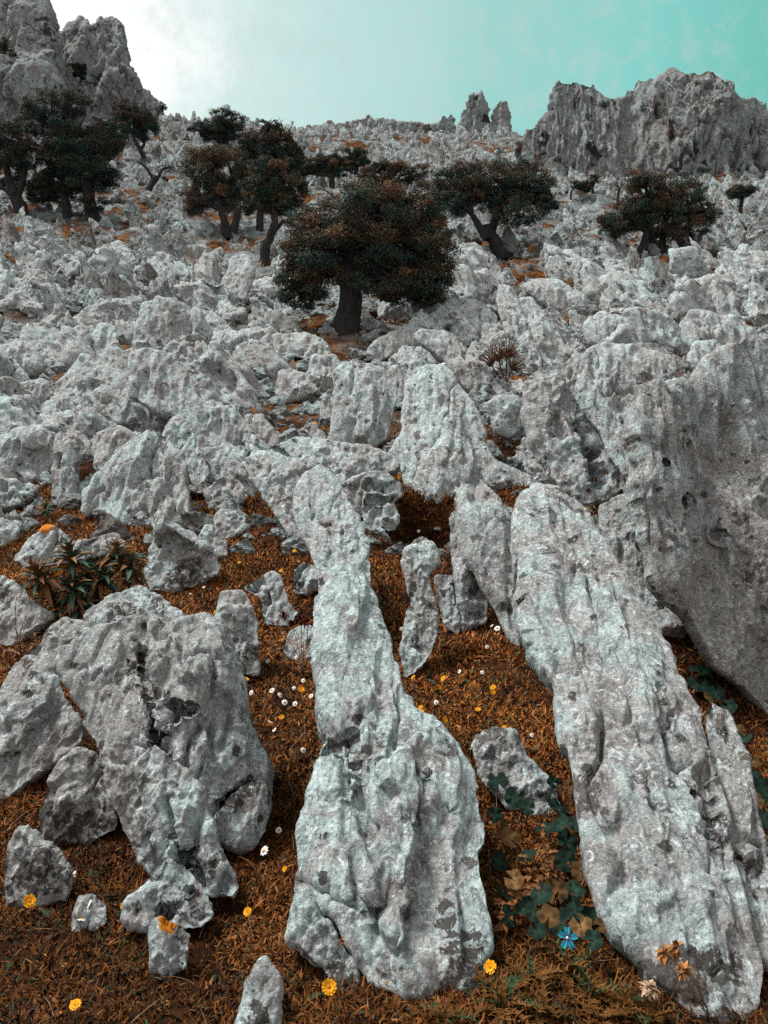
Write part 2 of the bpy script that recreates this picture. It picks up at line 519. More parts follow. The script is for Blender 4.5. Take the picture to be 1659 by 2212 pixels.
    for hx, hy, hr, which in stains:                   # px, py, radius px, 0 orange lichen / 1 black: lichen, hole floors, painted shade
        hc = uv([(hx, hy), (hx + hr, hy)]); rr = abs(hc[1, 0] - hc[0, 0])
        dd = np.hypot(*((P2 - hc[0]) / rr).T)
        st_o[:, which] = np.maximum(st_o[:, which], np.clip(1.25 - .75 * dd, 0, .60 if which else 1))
    hb = -back * D * np.sqrt(np.clip(1 - (1 - np.clip(d / D * 1.2, 0, 1)) ** 2, 0, 1))
    low = (P2[:, 1].max() - P2[:, 1]) / (np.ptp(P2[:, 1]) + 1e-9)
    nt = len(P2)
    # faces
    ci, cj = np.nonzero(cell)
    top = np.stack([idx[ci, cj], idx[ci+1, cj], idx[ci+1, cj+1], idx[ci, cj+1]], 1)
    bmap = np.where(isb, np.arange(nt), nt + np.cumsum(~isb) - 1)
    bot = bmap[top][:, ::-1]
    L3 = np.concatenate([np.column_stack([P2, h]), np.column_stack([P2, hb])[~isb]])
    st_all = np.concatenate([st_o, st_o[~isb] * 0])
    dd_all = np.concatenate([d, d[~isb]]) / D
    Q = np.concatenate([top, bot])
    nl = vnorm(L3, Q)
    fade = np.clip(.3 + dd_all * 1.1, 0, 1)
    sc = np.array([1.0, .34 if groove else .7, 1.0])
    q = L3 * sc
    am = D * .05 * fbm(q / (D * 1.2), 3, seed) + D * .13 * facet(q / (D * .75), seed) + D * .055 * facet(q / (D * .34), seed + 6)
    if groove:
        gq = L3 * np.array([1.0, .13, 1.0]) + .05 * D * perlin(L3 / (D * .5), seed)[:, None]
        gm = sstep(-.25, .3, perlin(L3 / (D * 1.3), seed + 77))
        am = am + groove * D * gm * 1.6 * (np.abs(perlin(gq / (D * gs), seed + 21)) + .5 * np.abs(perlin(gq / (D * gs * .43), seed + 22)) - .35)
    am = am * fade * big
    f1 = .019 * scale_f; f2 = .006 * scale_f
    am2 = f1 * facet(q / (.21 * scale_f), seed + 2) + .45 * f1 * facet(q / (.085 * scale_f), seed + 3)
    am2 = (am2 + f2 * fbm(q / (.05 * scale_f), 3, seed + 4, .65)) * np.clip(.35 + dd_all * 3, 0, 1)
    fq = L3 * np.array([1.0, .38, 1.0])
    for ks, (sz, wd, dp) in enumerate(((.55, .035, .045), (.26, .045, .018))):     # long weathered joints
        f_ = perlin(fq / (sz * scale_f), seed + 41 + ks) + .25 * perlin(fq / (sz * .2 * scale_f), seed + 45 + ks)
        am2 = am2 - dp * scale_f * np.exp(-(f_ / wd) ** 2) * sstep(-.1, .25, perlin(L3 / (sz * 1.6 * scale_f), seed + 43)) * np.clip(.2 + dd_all * 3, 0, 1)
    L3 = L3 + nl * (am + am2 * fine)[:, None]
    Wd = P0 - n * (T * sink) + L3[:, :1] * u + L3[:, 1:2] * v + L3[:, 2:3] * n
    o = mk(name, Wd, Q, mat or ROCK, loc=P0, attrs={'stain': np.column_stack([st_all, np.ones(len(st_all))])})
    c = poly.mean(0)
    o['_px'] = [float(c[0]), float(c[1])]
    return o

def rock(label, poly, land=None, cat='rock', name='rock', grow=None, **kw):
    p_ = np.array(poly, float)
    if grow is None: grow = 1.0 if (name != 'rock' or label.startswith('*')) else 1.10
    if grow != 1.0: poly = p_.mean(0) + (p_ - p_.mean(0)) * grow
    o = outline_rock(name, poly, **kw)
    px = list(o['_px']); del o['_px']
    if label and not label.startswith('*'):
        tag(o, label, cat, 'large rocks among the grass')
        if land: LAND[land] = px
    else:
        tag(o, None, cat, 'limestone rocks packed on the slope')
        PENDING.append([o, label[1:], px[0], px[1]])
    return o

# ---- foreground
rock('central limestone ridge rock, its broad lower face rising from the front grass', [(690,1245),(715,1222),(770,1222),(790,1240),(805,1275),(830,1340),(850,1400),(875,1475),(900,1530),(950,1565),(995,1610),(1015,1640),(1035,1700),(1048,1760),(1050,1850),(1050,1900),(1072,2040),(1050,2090),(1020,2140),(985,2158),(930,2155),(855,2170),(795,2130),(760,2060),(720,2000),(680,1950),(650,1920),(635,1850),(630,1800),(645,1700),(668,1650),(690,1625),(700,1605),(685,1570),(680,1480),(675,1400),(678,1330),(690,1280)],
     'central ridge', name='ridge_rock', tilt=34, thick=1.1, back=1.0, ridge=[(742,1232),(750,1330),(775,1450),(800,1580),(790,1700),(760,1850),(830,2020),(900,2100)], crest=.28, groove=.05, seed=3, facets=9,
     cracks=[([(705,1610),(760,1600),(785,1680),(775,1740)], .015, .035), ([(640,1910),(760,1960),(860,1990),(880,1960)], .02, .03)], holes=[(970,1760,8,.08),(925,1700,7,.06),(1000,1745,6,.05)], stains=[(1000,2060,45,1),(965,1990,30,1),(985,2120,30,1)])
rock('narrow upper fin of pale rock standing behind the central ridge', [(640,1075),(660,1030),(690,1018),(720,1030),(745,1075),(770,1130),(790,1165),(793,1230),(795,1290),(760,1340),(700,1330),(690,1240),(680,1200),(655,1160),(640,1110)],
     'upper fin', by=1480, tilt=38, thick=1.0, seed=5, groove=.05, ridge=[(690,1030),(710,1100),(735,1180),(745,1290)])
rock('pointed slab wedged against the lower left of the central ridge', [(623,2030),(632,1990),(645,1945),(660,1930),(700,1990),(730,2030),(765,2080),(768,2115),(745,2150),(720,2140),(700,2090),(660,2060)],
     'wedged slab', by=2140, tilt=48, seed=7, stains=[(735,2110,28,1)])
rock('longest grey ridge rock sloping down to the right front corner', [(1120,1065),(1150,1045),(1200,1050),(1250,1080),(1285,1120),(1310,1170),(1340,1220),(1380,1290),(1430,1370),(1480,1460),(1510,1540),(1530,1620),(1560,1700),(1580,1800),(1605,1900),(1630,2000),(1650,2080),(1645,2150),(1600,2200),(1530,2205),(1470,2165),(1400,2112),(1330,2030),(1290,1950),(1265,1870),(1255,1780),(1240,1680),(1215,1600),(1200,1520),(1170,1450),(1130,1400),(1112,1340),(1103,1280),(1108,1200),(1110,1120)],
     'long right ridge', name='ridge_rock', tilt=33, thick=1.0, back=1.0, ridge=[(1190,1090),(1230,1200),(1290,1330),(1350,1500),(1390,1650),(1420,1850),(1480,2060)], crest=.35, groove=.06, seed=14, facets=7,
     cracks=[([(1435,1540),(1440,1570)], .012, .04), ([(1530,1640),(1520,1760),(1560,1860)], .02, .05)],
     holes=[(1495,1725,8,.06),(1145,1395,11,.09),(1130,1300,9,.08)], stains=[(1545,1765,22,1),(1560,1800,18,1),(1545,2100,32,1),(1590,2090,24,1),(1490,2145,26,1)])
rock('tapering right rib alongside the long right ridge', [(1530,1580),(1545,1540),(1580,1560),(1615,1640),(1640,1750),(1665,1840),(1710,1950),(1710,2070),(1650,2080),(1610,1990),(1590,1900),(1570,1800),(1540,1670)],
     'right rib', by=2140, tilt=36, yaw=8, seed=17, groove=.06, thick=.9, ridge=[(1555,1570),(1600,1750),(1650,1900),(1680,2030)])
rock('slender grey fin joined to the left flank of the long right ridge', [(985,1090),(1000,1055),(1040,1045),(1075,1080),(1105,1130),(1115,1200),(1122,1300),(1117,1380),(1090,1360),(1060,1290),(1020,1235),(1000,1200),(992,1150)],
     'slender fin', by=1400, tilt=50, seed=19, groove=.05, ridge=[(1020,1070),(1070,1160),(1100,1290)])
rock('thin dark-edged blade of rock under the slender grey fin', [(973,1130),(980,1115),(990,1115),(1000,1200),(1030,1250),(1052,1290),(1048,1335),(1020,1345),(995,1355),(985,1290),(976,1200)],
     'thin blade', tilt=58, seed=23)
rock('crooked speckled pinnacle standing alone in the orange grass', [(880,1195),(915,1178),(940,1190),(947,1222),(930,1240),(922,1252),(936,1290),(946,1330),(942,1365),(930,1405),(905,1435),(873,1455),(867,1400),(874,1350),(885,1300),(878,1250),(870,1220)],
     'crooked pinnacle', tilt=52, seed=29, holes=[(905,1195,7,.06)], stains=[(925,1310,14,1),(910,1250,10,1),(895,1390,10,1)])
rock('short leaning slab between the crooked pinnacle and the thin blade', [(937,1250),(945,1245),(976,1246),(983,1290),(996,1350),(990,1366),(965,1355),(945,1310)], tilt=58, seed=31)
rock('broad cracked boulder with a flat top and hollowed right side', [(130,1400),(200,1348),(270,1332),(320,1327),(360,1342),(385,1357),(410,1347),(465,1337),(500,1370),(520,1420),(535,1470),(545,1520),(560,1580),(582,1640),(590,1720),(588,1790),(560,1830),(500,1840),(430,1790),(370,1720),(310,1670),(250,1650),(220,1645),(190,1590),(165,1550),(140,1480),(112,1440)],
     'cracked boulder', name='boulder', by=1880, tilt=52, thick=.7, back=.9, ridge=[(190,1420),(260,1400),(350,1400),(440,1420),(470,1500),(490,1620),(470,1760)], crest=.7, seed=38, facets=3, groove=.035,
     cracks=[([(300,1410),(310,1450),(330,1500),(350,1540),(357,1600),(355,1650)], .010, .09)], holes=[(395,1565,22,.06),(428,1563,13,.05),(490,1725,22,.10),(545,1555,24,.08)], stains=[(500,1740,26,1),(545,1700,20,1)])
rock('hanging tongue of rock on the left front of the cracked boulder', [(222,1640),(250,1615),(300,1622),(315,1640),(335,1720),(362,1800),(350,1870),(330,1890),(300,1850),(260,1775),(230,1705)],
     by=1950, tilt=60, seed=41, thick=.8)
rock('skull-like nose of rock with one black hole below the cracked boulder', [(300,1660),(330,1622),(370,1642),(410,1682),(432,1705),(442,1755),(470,1830),(510,1900),(490,1930),(420,1915),(380,1890),(350,1835),(320,1765),(302,1700)],
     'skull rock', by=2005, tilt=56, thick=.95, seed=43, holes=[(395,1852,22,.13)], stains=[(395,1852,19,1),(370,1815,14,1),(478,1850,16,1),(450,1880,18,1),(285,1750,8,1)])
rock('pale lichen-spotted jaw rock lying under the black hole', [(268,1975),(280,1940),(310,1920),(340,1900),(358,1862),(395,1872),(412,1892),(440,1930),(458,1975),(425,2000),(380,2005),(330,2010),(290,2000)],
     by=2060, tilt=50, seed=47, holes=[(358,1972,18,.06),(410,1925,9,.05)], stains=[(358,1972,12,1),(415,1935,14,1),(425,1970,16,1),(300,1960,12,1)])
rock('small squared stone with an orange lichen cap', [(320,2012),(332,1988),(357,1985),(387,2000),(412,2022),(402,2085),(362,2120),(325,2115)],
     'orange-capped stone', tilt=62, seed=53, stains=[(368,1990,22,0)])
rock('low whitish stone half buried beside two daisies', [(158,1990),(175,1940),(205,1935),(230,1950),(228,1990),(200,2020),(160,2020)], tilt=48, seed=59)
rock('small upright stone cut by the lower picture edge', [(505,2260),(530,2150),(550,2090),(568,2070),(590,2090),(605,2130),(603,2260)], tilt=52, seed=61, by=2235, stains=[(560,2190,20,1)])
rock('wide left flank rock below the spurge plant, speckled and cracked', [(-60,1560),(0,1500),(30,1450),(60,1425),(90,1430),(120,1470),(150,1530),(172,1575),(162,1605),(100,1645),(70,1675),(0,1720),(-60,1720)],
     'left flank rock', tilt=50, seed=67, holes=[(75,1470,6,.05),(95,1482,6,.05)], stains=[(75,1465,10,1),(60,1440,12,1)])
rock('dark-topped stone behind the left flank rock', [(62,1420),(110,1355),(140,1337),(190,1347),(203,1370),(150,1420),(110,1445),(80,1440)], by=1500, tilt=48, seed=71, stains=[(105,1360,18,1)])
rock('blocky stone with a dark brown base left of the cracked boulder', [(82,1770),(110,1680),(125,1655),(165,1627),(200,1632),(225,1662),(240,1722),(248,1785),(190,1812),(130,1818),(95,1805)],
     'blocky stone', tilt=64, seed=73, thick=.8, ridge=[(110,1740),(160,1735),(205,1700)], stains=[(120,1795,40,1),(180,1800,40,1),(230,1770,24,1)])
rock('domed lichen-crusted stone at the left front', [(5,1900),(20,1830),(40,1795),(65,1785),(90,1812),(120,1842),(147,1875),(142,1935),(80,1955),(20,1955),(3,1925)],
     'domed stone', tilt=58, seed=79, stains=[(90,1880,40,1),(50,1930,40,1),(120,1900,30,1)])
rock('grey rock in the grass behind the mallow leaves', [(1027,1622),(1035,1592),(1070,1577),(1110,1582),(1130,1622),(1160,1662),(1192,1692),(1205,1745),(1160,1755),(1100,1742),(1050,1685)],
     'mallow rock', tilt=48, seed=83)
# ---- right wall
rock('huge overhanging grey wall rock filling the right edge', [(1412,1060),(1402,950),(1397,850),(1420,800),(1470,785),(1530,770),(1570,740),(1620,715),(1720,680),(1920,800),(1920,1760),(1830,1740),(1690,1545),(1600,1440),(1530,1345),(1470,1275),(1440,1200),(1422,1120)],
     'huge right wall', name='boulder', by=1560, tilt=74, yaw=12, thick=.8, back=.6, ridge=[(1425,900),(1450,1060),(1520,1190),(1600,1150),(1680,1250),(1780,1230)], crest=.6, seed=92, groove=.13, gs=.22, facets=7, sink=.3,
     holes=[(1505,1075,8,.05),(1460,990,7,.05),(1585,1145,7,.05)])
rock('tall curved fin with a shaded hollow left of the huge right wall', [(1245,860),(1258,790),(1290,758),(1340,780),(1372,830),(1397,900),(1412,960),(1418,1040),(1400,1075),(1380,1065),(1350,1020),(1310,960),(1290,920),(1268,890)],
     'curved fin', by=1130, tilt=60, yaw=-12, seed=97, thick=.9, ridge=[(1285,790),(1330,860),(1385,1000)], groove=.05)
rock('leaning fin beside the tall curved fin with a black cleft', [(1137,885),(1142,830),(1180,800),(1220,795),(1255,760),(1270,790),(1265,860),(1290,930),(1330,990),(1345,1040),(1310,1065),(1260,1072),(1225,1065),(1190,1015),(1160,960),(1148,905)],
     'leaning fin', by=1110, tilt=58, yaw=8, seed=101, thick=.8, ridge=[(1175,830),(1215,920),(1250,1030)], cracks=[([(1262,930),(1285,980),(1295,1040)], .05, .25)])
rock('shadowed low stone in the gap behind the long right ridge', [(1305,1150),(1300,1100),(1340,1080),(1390,1070),(1422,1090),(1435,1200),(1462,1270),(1445,1330),(1400,1320),(1360,1245),(1330,1200)], by=1390, tilt=55, seed=103)
rock('narrow dark stone tucked under the huge right wall', [(1395,1255),(1405,1200),(1430,1195),(1452,1265),(1484,1310),(1475,1370),(1425,1355),(1395,1320)], by=1430, tilt=55, seed=107)
# ---- centre
rock('big stepped boulder bridging over a black hollow', [(893,830),(920,797),(965,790),(990,830),(1020,868),(1040,900),(1050,960),(1062,990),(1110,1008),(1160,1035),(1200,1060),(1160,1072),(1100,1075),(1040,1050),(1000,1062),(988,1092),(960,1100),(925,1082),(890,1060),(870,1020),(858,990),(845,975),(868,930),(880,880)],
     'stepped boulder', name='boulder', by=1150, tilt=50, thick=.95, back=.25, seed=113, grow=1.05, groove=.04, ridge=[(935,815),(960,900),(960,990),(1060,1030)], crest=.5)
rock('round knobbly boulder perched at the right of the stepped boulder', [(1050,872),(1080,852),(1120,852),(1142,880),(1134,920),(1100,947),(1070,937),(1058,905)], 'perched boulder', name='boulder', by=1010, tilt=70, seed=127, thick=1.1)
rock('flat tilted slab lying left of the stepped boulder', [(615,962),(650,948),(720,953),(800,968),(842,983),(855,1005),(830,1022),(780,1030),(740,1045),(690,1015),(640,992)], 'tilted slab', by=1100, tilt=46, seed=131, thick=.9)
rock('beak-shaped boulder overhanging the dark hollow', [(735,1042),(790,1018),(840,1018),(868,1048),(870,1072),(852,1085),(867,1112),(852,1148),(820,1153),(790,1132),(758,1092)], 'beak boulder', name='boulder', by=1200, tilt=62, back=.4, seed=137, cracks=[([(868,1052),(830,1058),(800,1045)], .03, .12), ([(850,1085),(790,1080)], .02, .08)])
rock('long sloping slab ending at the upper fin', [(518,990),(545,975),(600,985),(660,1000),(695,1022),(665,1035),(645,1080),(652,1160),(625,1155),(600,1112),(570,1067),(540,1022)], 'sloping slab', by=1200, tilt=46, seed=139)
rock('pyramid-shaped stone with dark right side in the brown grass', [(312,1235),(330,1180),(345,1130),(358,1120),(400,1150),(440,1170),(462,1200),(470,1232),(420,1262),(370,1274),(330,1272)], 'pyramid stone', tilt=56, seed=149, ridge=[(358,1128),(385,1190),(395,1250)], crest=.2, facets=3, holes=[(370,1195,4,.04)], stains=[(390,1250,26,1),(420,1225,20,1),(440,1250,22,1)])  # black patches paint the shade of the right face into the colour
rock('small pale stone behind the pyramid stone', [(458,1128),(476,1102),(510,1106),(537,1140),(500,1160),(470,1165)], tilt=52, seed=151)
rock('little stone touching the right shoulder of the pyramid stone', [(433,1160),(445,1135),(470,1140),(490,1170),(490,1198),(455,1205)], tilt=52, seed=153)
rock('bulky upright stone at the back right of the cracked boulder', [(470,1345),(478,1287),(500,1280),(530,1285),(552,1340),(556,1390),(558,1450),(510,1450),(480,1380)], 'upright stone', by=1480, tilt=62, seed=157, stains=[(545,1410,20,1)])  # the black patch is painted shade on the darker right side
rock('grassy-footed stone near the red dry flowers', [(528,1272),(560,1252),(590,1235),(607,1250),(622,1300),(642,1322),(622,1350),(570,1345),(565,1295)], 'grassy-footed stone', tilt=54, seed=163)
rock('round spotted stone against the left side of the central ridge', [(630,1270),(635,1235),(655,1215),(680,1225),(690,1260),(670,1282),(640,1284)], by=1300, tilt=56, seed=167, stains=[(650,1255,10,1)])
rock('white-crusted low stone among dry stalks by the central ridge', [(612,1400),(630,1362),(660,1350),(690,1365),(690,1410),(650,1425),(620,1422)], tilt=44, seed=173)
rock('orange-tipped boulder behind the spurge plant', [(27,1205),(65,1160),(100,1133),(130,1140),(150,1170),(200,1160),(250,1150),(272,1168),(262,1192),(150,1215),(60,1230)], 'orange-tipped boulder', name='boulder', tilt=50, seed=179, stains=[(100,1140,16,0)])
rock('dark flat slab under the stems of the spurge plant', [(190,1325),(240,1290),(300,1268),(350,1298),(412,1340),(385,1362),(320,1345),(210,1360)], by=1400, tilt=40, seed=181, stains=[(260,1330,30,1),(340,1310,16,1)])
rock('rock with pinkish face at the left picture edge', [(-60,1380),(-60,1250),(-10,1240),(30,1260),(60,1290),(110,1330),(60,1360),(20,1390)], tilt=50, seed=191)
rock('cut-off grey rock at the far left behind the spurge plant', [(-60,1180),(-60,1120),(0,1118),(45,1130),(30,1160),(0,1180)], tilt=52, seed=193)

# ---- traced rocks of the middle slope: label comes from shape and neighbours
MID = [
 ('tall pointed rock', [(477,628),(500,558),(530,553),(550,583),(540,603),(530,650),(500,660),(480,648)]),
 ('broad rock', [(290,748),(295,698),(310,658),(340,650),(395,653),(430,673),(455,713),(440,738),(400,748),(370,755),(300,760)]),
 ('crumpled rock', [(105,848),(150,798),(175,768),(215,773),(250,823),(270,873),(240,893),(200,890),(165,865),(125,858)]),
 ('sharp-edged rock', [(60,898),(95,868),(160,858),(165,898),(120,933),(65,933)]),
 ('broad rock', [(285,833),(285,773),(325,758),(380,778),(415,813),(425,863),(500,878),(530,923),(500,958),(450,970),(410,973),(380,903),(340,893),(295,858)]),
 ('big rounded rock', [(185,1063),(205,1033),(280,963),(320,938),(360,948),(390,1003),(402,1078),(397,1112),(350,1134),(260,1124),(190,1108)]),
 ('jagged rock', [(200,988),(210,938),(260,923),(305,943),(275,978),(270,1030),(215,1034)]),
 ('upright rock', [(110,1053),(120,948),(145,923),(185,948),(200,988),(170,993),(165,1053),(155,1086),(112,1080)]),
 ('low wide rock', [(-20,948),(50,933),(115,938),(120,963),(95,1023),(65,1043),(-20,1033)]),
 ('layered rock', [(-20,1030),(40,1038),(85,1053),(60,1086),(-20,1103)]),
 ('shaded rock', [(350,943),(380,903),(400,913),(430,968),(450,1013),(425,1056),(395,1005)]),
 ('wedge rock', [(530,958),(530,898),(565,898),(600,943),(597,980),(565,990)]),
 ('flat-faced rock', [(415,973),(500,960),(535,985),(520,1010),(470,1048),(440,1035)]),
 ('pale rock', [(440,1060),(480,1030),(520,1040),(528,1080),(500,1098),(455,1100)]),
 ('humped rock', [(415,793),(460,763),(500,773),(530,803),(545,833),(525,855),(480,825)]),
 ('squarish rock', [(597,853),(605,803),(630,798),(665,813),(685,843),(645,860),(610,870)]),
 ('tilted rock', [(665,813),(675,768),(720,768),(740,793),(725,840),(695,850)]),
 ('small spiky rock', [(690,898),(700,848),(720,868),(727,900),(700,915)]),
 ('tall furrowed rock', [(722,945),(728,880),(722,810),(760,785),(820,795),(860,830),(850,880),(830,943),(800,963),(740,963)]),
 ('leaning slab rock', [(660,932),(680,920),(715,943),(740,975),(700,972)]),
 ('crusted rock', [(450,733),(500,718),(550,708),(595,718),(600,753),(540,780),(510,770)]),
 ('low knobbly rock', [(590,723),(650,718),(700,733),(710,765),(665,775),(600,760)]),
 ('undercut rock', [(990,678),(1005,648),(1040,650),(1060,673),(1090,720),(1070,740),(1045,730),(1015,715)]),
 ('long leaning fin', [(1075,653),(1080,623),(1110,628),(1130,678),(1150,723),(1165,768),(1165,800),(1140,795),(1115,765),(1095,723)]),
 ('long leaning fin', [(1120,653),(1150,648),(1180,683),(1210,728),(1230,763),(1222,780),(1190,790),(1180,800),(1160,753),(1135,698)]),
 ('square-topped rock', [(990,608),(1005,598),(1050,583),(1070,608),(1050,650),(1030,650),(1000,630)]),
 ('furrowed rock', [(1130,618),(1170,603),(1210,608),(1265,643),(1262,670),(1220,675),(1180,655),(1150,635)]),
 ('blocky rock', [(1265,698),(1305,678),(1355,693),(1390,728),(1400,755),(1360,765),(1320,760),(1280,735)]),
 ('rounded rock', [(1350,678),(1380,663),(1420,673),(1465,703),(1470,745),(1430,755),(1395,740)]),
 ('wide ribbed rock', [(1470,708),(1490,673),(1530,673),(1580,688),(1630,713),(1620,745),(1565,760),(1495,770),(1465,750)]),
 ('humped rock', [(1370,653),(1395,638),(1440,648),(1475,683),(1455,695),(1405,670)]),
 ('square-topped rock', [(1375,618),(1385,583),(1430,583),(1465,598),(1485,640),(1445,640),(1395,635)]),
 ('peaked rock', [(1490,633),(1495,608),(1540,593),(1580,623),(1600,690),(1550,680)]),
 ('curved spine rock', [(895,728),(920,716),(975,726),(1015,761),(1050,801),(1082,840),(1060,857),(1020,845),(990,820),(965,780),(930,755)]),
 ('lumpy rock', [(795,765),(805,742),(840,722),(880,708),(925,716),(925,753),(900,770),(860,760),(820,782)]),
 ('upright rock', [(885,788),(900,753),(920,758),(942,785),(930,800),(897,858),(875,840)]),
 ('dark-cleft rock', [(828,803),(860,788),(885,833),(867,878),(840,858)]),
 ('big peaked rock', [(1270,760),(1310,740),(1380,750),(1450,770),(1460,800),(1400,830),(1370,815),(1340,790),(1300,770)]),
 ('domed rock', [(1480,790),(1500,740),(1540,735),(1560,755),(1530,790),(1500,800)]),
 ('pale rock', [(0,870),(40,830),(95,820),(110,855),(60,890),(10,900)]),
 ('humped rock', [(-20,760),(30,735),(75,745),(90,790),(50,815),(-20,820)]),
 ('narrow rock', [(190,745),(215,700),(245,705),(255,750),(240,790),(200,790)]),
 ('peaked rock', [(140,770),(150,715),(185,700),(195,745),(175,790)]),
]
for k, (lab, poly) in enumerate(MID):
    rg_ = np.random.default_rng(k + 700)
    fin = 'fin' in lab or 'spine' in lab
    pq = np.array(poly, float); pq = pq.mean(0) + (pq - pq.mean(0)) * 1.1
    rock('*' + lab, pq, seed=200 + 3 * k, tilt=float(rg_.uniform(50, 62)), yaw=float(rg_.uniform(-15, 15)), thick=1.0 if not fin else .9, step=2.8,
         groove=.07, facets=9, edge=.05, big=1.25, scale_f=1.25, crest=.35)

# ------------------------------------------------------------------ free rocks: cut solids with weathered faces
def cube_sphere(n):
    V, Q = [], []; key = {}
    lin = np.tan(np.linspace(-1, 1, n + 1) * np.pi / 4)
    for ax in range(3):
        for sg in (-1, 1):
            ids = np.zeros((n + 1, n + 1), int)
            for i in range(n + 1):
                for j in range(n + 1):
                    p = [0, 0, 0]; p[ax] = sg; p[(ax+1) % 3] = lin[i]; p[(ax+2) % 3] = lin[j]
                    kk = tuple(round(c, 5) for c in p)
                    if kk not in key: key[kk] = len(V); V.append(p)
                    ids[i, j] = key[kk]
            a, b, c, d = ids[:-1, :-1].ravel(), ids[1:, :-1].ravel(), ids[1:, 1:].ravel(), ids[:-1, 1:].ravel()
            Q.append(np.stack([a, b, c, d] if sg > 0 else [d, c, b, a], 1))
    V = np.array(V, float); V /= np.linalg.norm(V, axis=1)[:, None]
    return V, np.concatenate(Q)
_CS = {n: cube_sphere(n) for n in (6, 9, 24, 34)}

def cut_rock(n, seed, shape=(1, 1, 1), lobes=1, scale=1.0, sharp=34):
    """unit rock, z up; returns V, Q"""
    rg = np.random.default_rng(seed)
    VV, QQ, o = [], [], 0
    for l in range(lobes):
        d, Q = _CS[n]
        K = 10
        nn = rg.normal(size=(K, 3)) * np.array([1, 1, .75]); nn /= np.linalg.norm(nn, axis=1)[:, None]
        b = rg.uniform(.42, .95, K)
        nn = np.concatenate([nn, np.eye(3), -np.eye(3)]); b = np.concatenate([b, np.full(6, 1.0)])
        s = np.maximum(d @ nn.T, 1e-3) / b
        r = 1 / (np.sum(s ** sharp, axis=1) ** (1 / sharp))
        sc = np.array(shape) * (1 if l == 0 else rg.uniform(.45, .8))
        V = d * r[:, None] * sc
        # taper upwards and lean
        zt = V[:, 2:3] / sc[2]
        V[:, :2] *= (1 - .48 * np.clip(zt, -.1, 1))
        lean = rg.normal(size=2) * .18
        V[:, :2] += zt * lean * sc[2]
        if l:
            a = rg.uniform(0, 6.28); V += np.array([math.cos(a) * shape[0] * .75, math.sin(a) * shape[1] * .75, -rg.uniform(.0, .3) * shape[2]])
        VV.append(V); QQ.append(Q + o); o += len(V)
    V = np.concatenate(VV); Q = np.concatenate(QQ)
    nl = vnorm(V, Q)
    g = np.array([1, 1, .6])
    am = .04 * fbm(V * 1.2, 2, seed % 97) + .13 * facet(V * g * 1.5, seed % 89)
    if n > 12:
        fl = V * np.array([1, 1, .16])
        am = am + .10 * sstep(-.2, .3, perlin(V * .9, seed % 71)) * (np.abs(perlin(fl * 3.6, seed % 67)) - .25)
        am = am + .05 * facet(V * 3.6, seed % 83) + .018 * facet(V * 8.5, seed % 73) +   .008 * fbm(V * 14, 2, seed % 79)
        am = am - .06 * np.exp(-(perlin(V * np.array([1, 1, .35]) * 1.7, seed % 61) / .05) ** 2)
    else:
        am = am + .07 * facet(V * 3.2, seed % 83)
    return V + nl * am[:, None], Q

def in_mask(px, py, polys):
    P = np.array([[px, py]])
    return any(inside(P, q)[0] for q in polys)
OPEN = [np.array(q, float) for q in [
   [(840,1040),(1010,1040),(1010,1180),(840,1180)],   # open turf and bare soil in the photograph
   [(570,900),(560,850),(580,790),(640,745),(610,722),(700,708),(800,712),(870,708),(800,745),(735,770),(690,800),(660,830),(670,900),(690,950),(640,960),(600,940)],
   [(-50,1140),(200,1125),(420,1100),(470,1060),(560,1060),(640,1150),(900,1150),(1000,1100),(1240,1060),(1420,1060),(1500,1300),(1700,1500),(1700,2300),(-50,2300)],
]]
def mask_raster(polys, st=4):
    w, h = 1800 // st + 60, 2300 // st
    M = np.zeros((h, w), bool)
    for q in polys:
        x0, y0 = np.floor(q.min(0) / st).astype(int); x1, y1 = np.ceil(q.max(0) / st).astype(int)
        x0, y0, x1, y1 = max(x0, -25), max(y0, 0), min(x1, w - 27), min(y1, h - 1)
        if x1 <= x0 or y1 <= y0: continue
        gx, gy = np.meshgrid(np.arange(x0, x1 + 1), np.arange(y0, y1 + 1))
        m = inside(np.stack([gx.ravel() * st, gy.ravel() * st], 1).astype(float), q).reshape(gx.shape)
        M[y0:y1 + 1, x0 + 25:x1 + 26] |= m
    return lambda px, py: bool(M[min(max(int(py / st), 0), h - 1), min(max(int(px / st) + 25, 0), w - 1)])
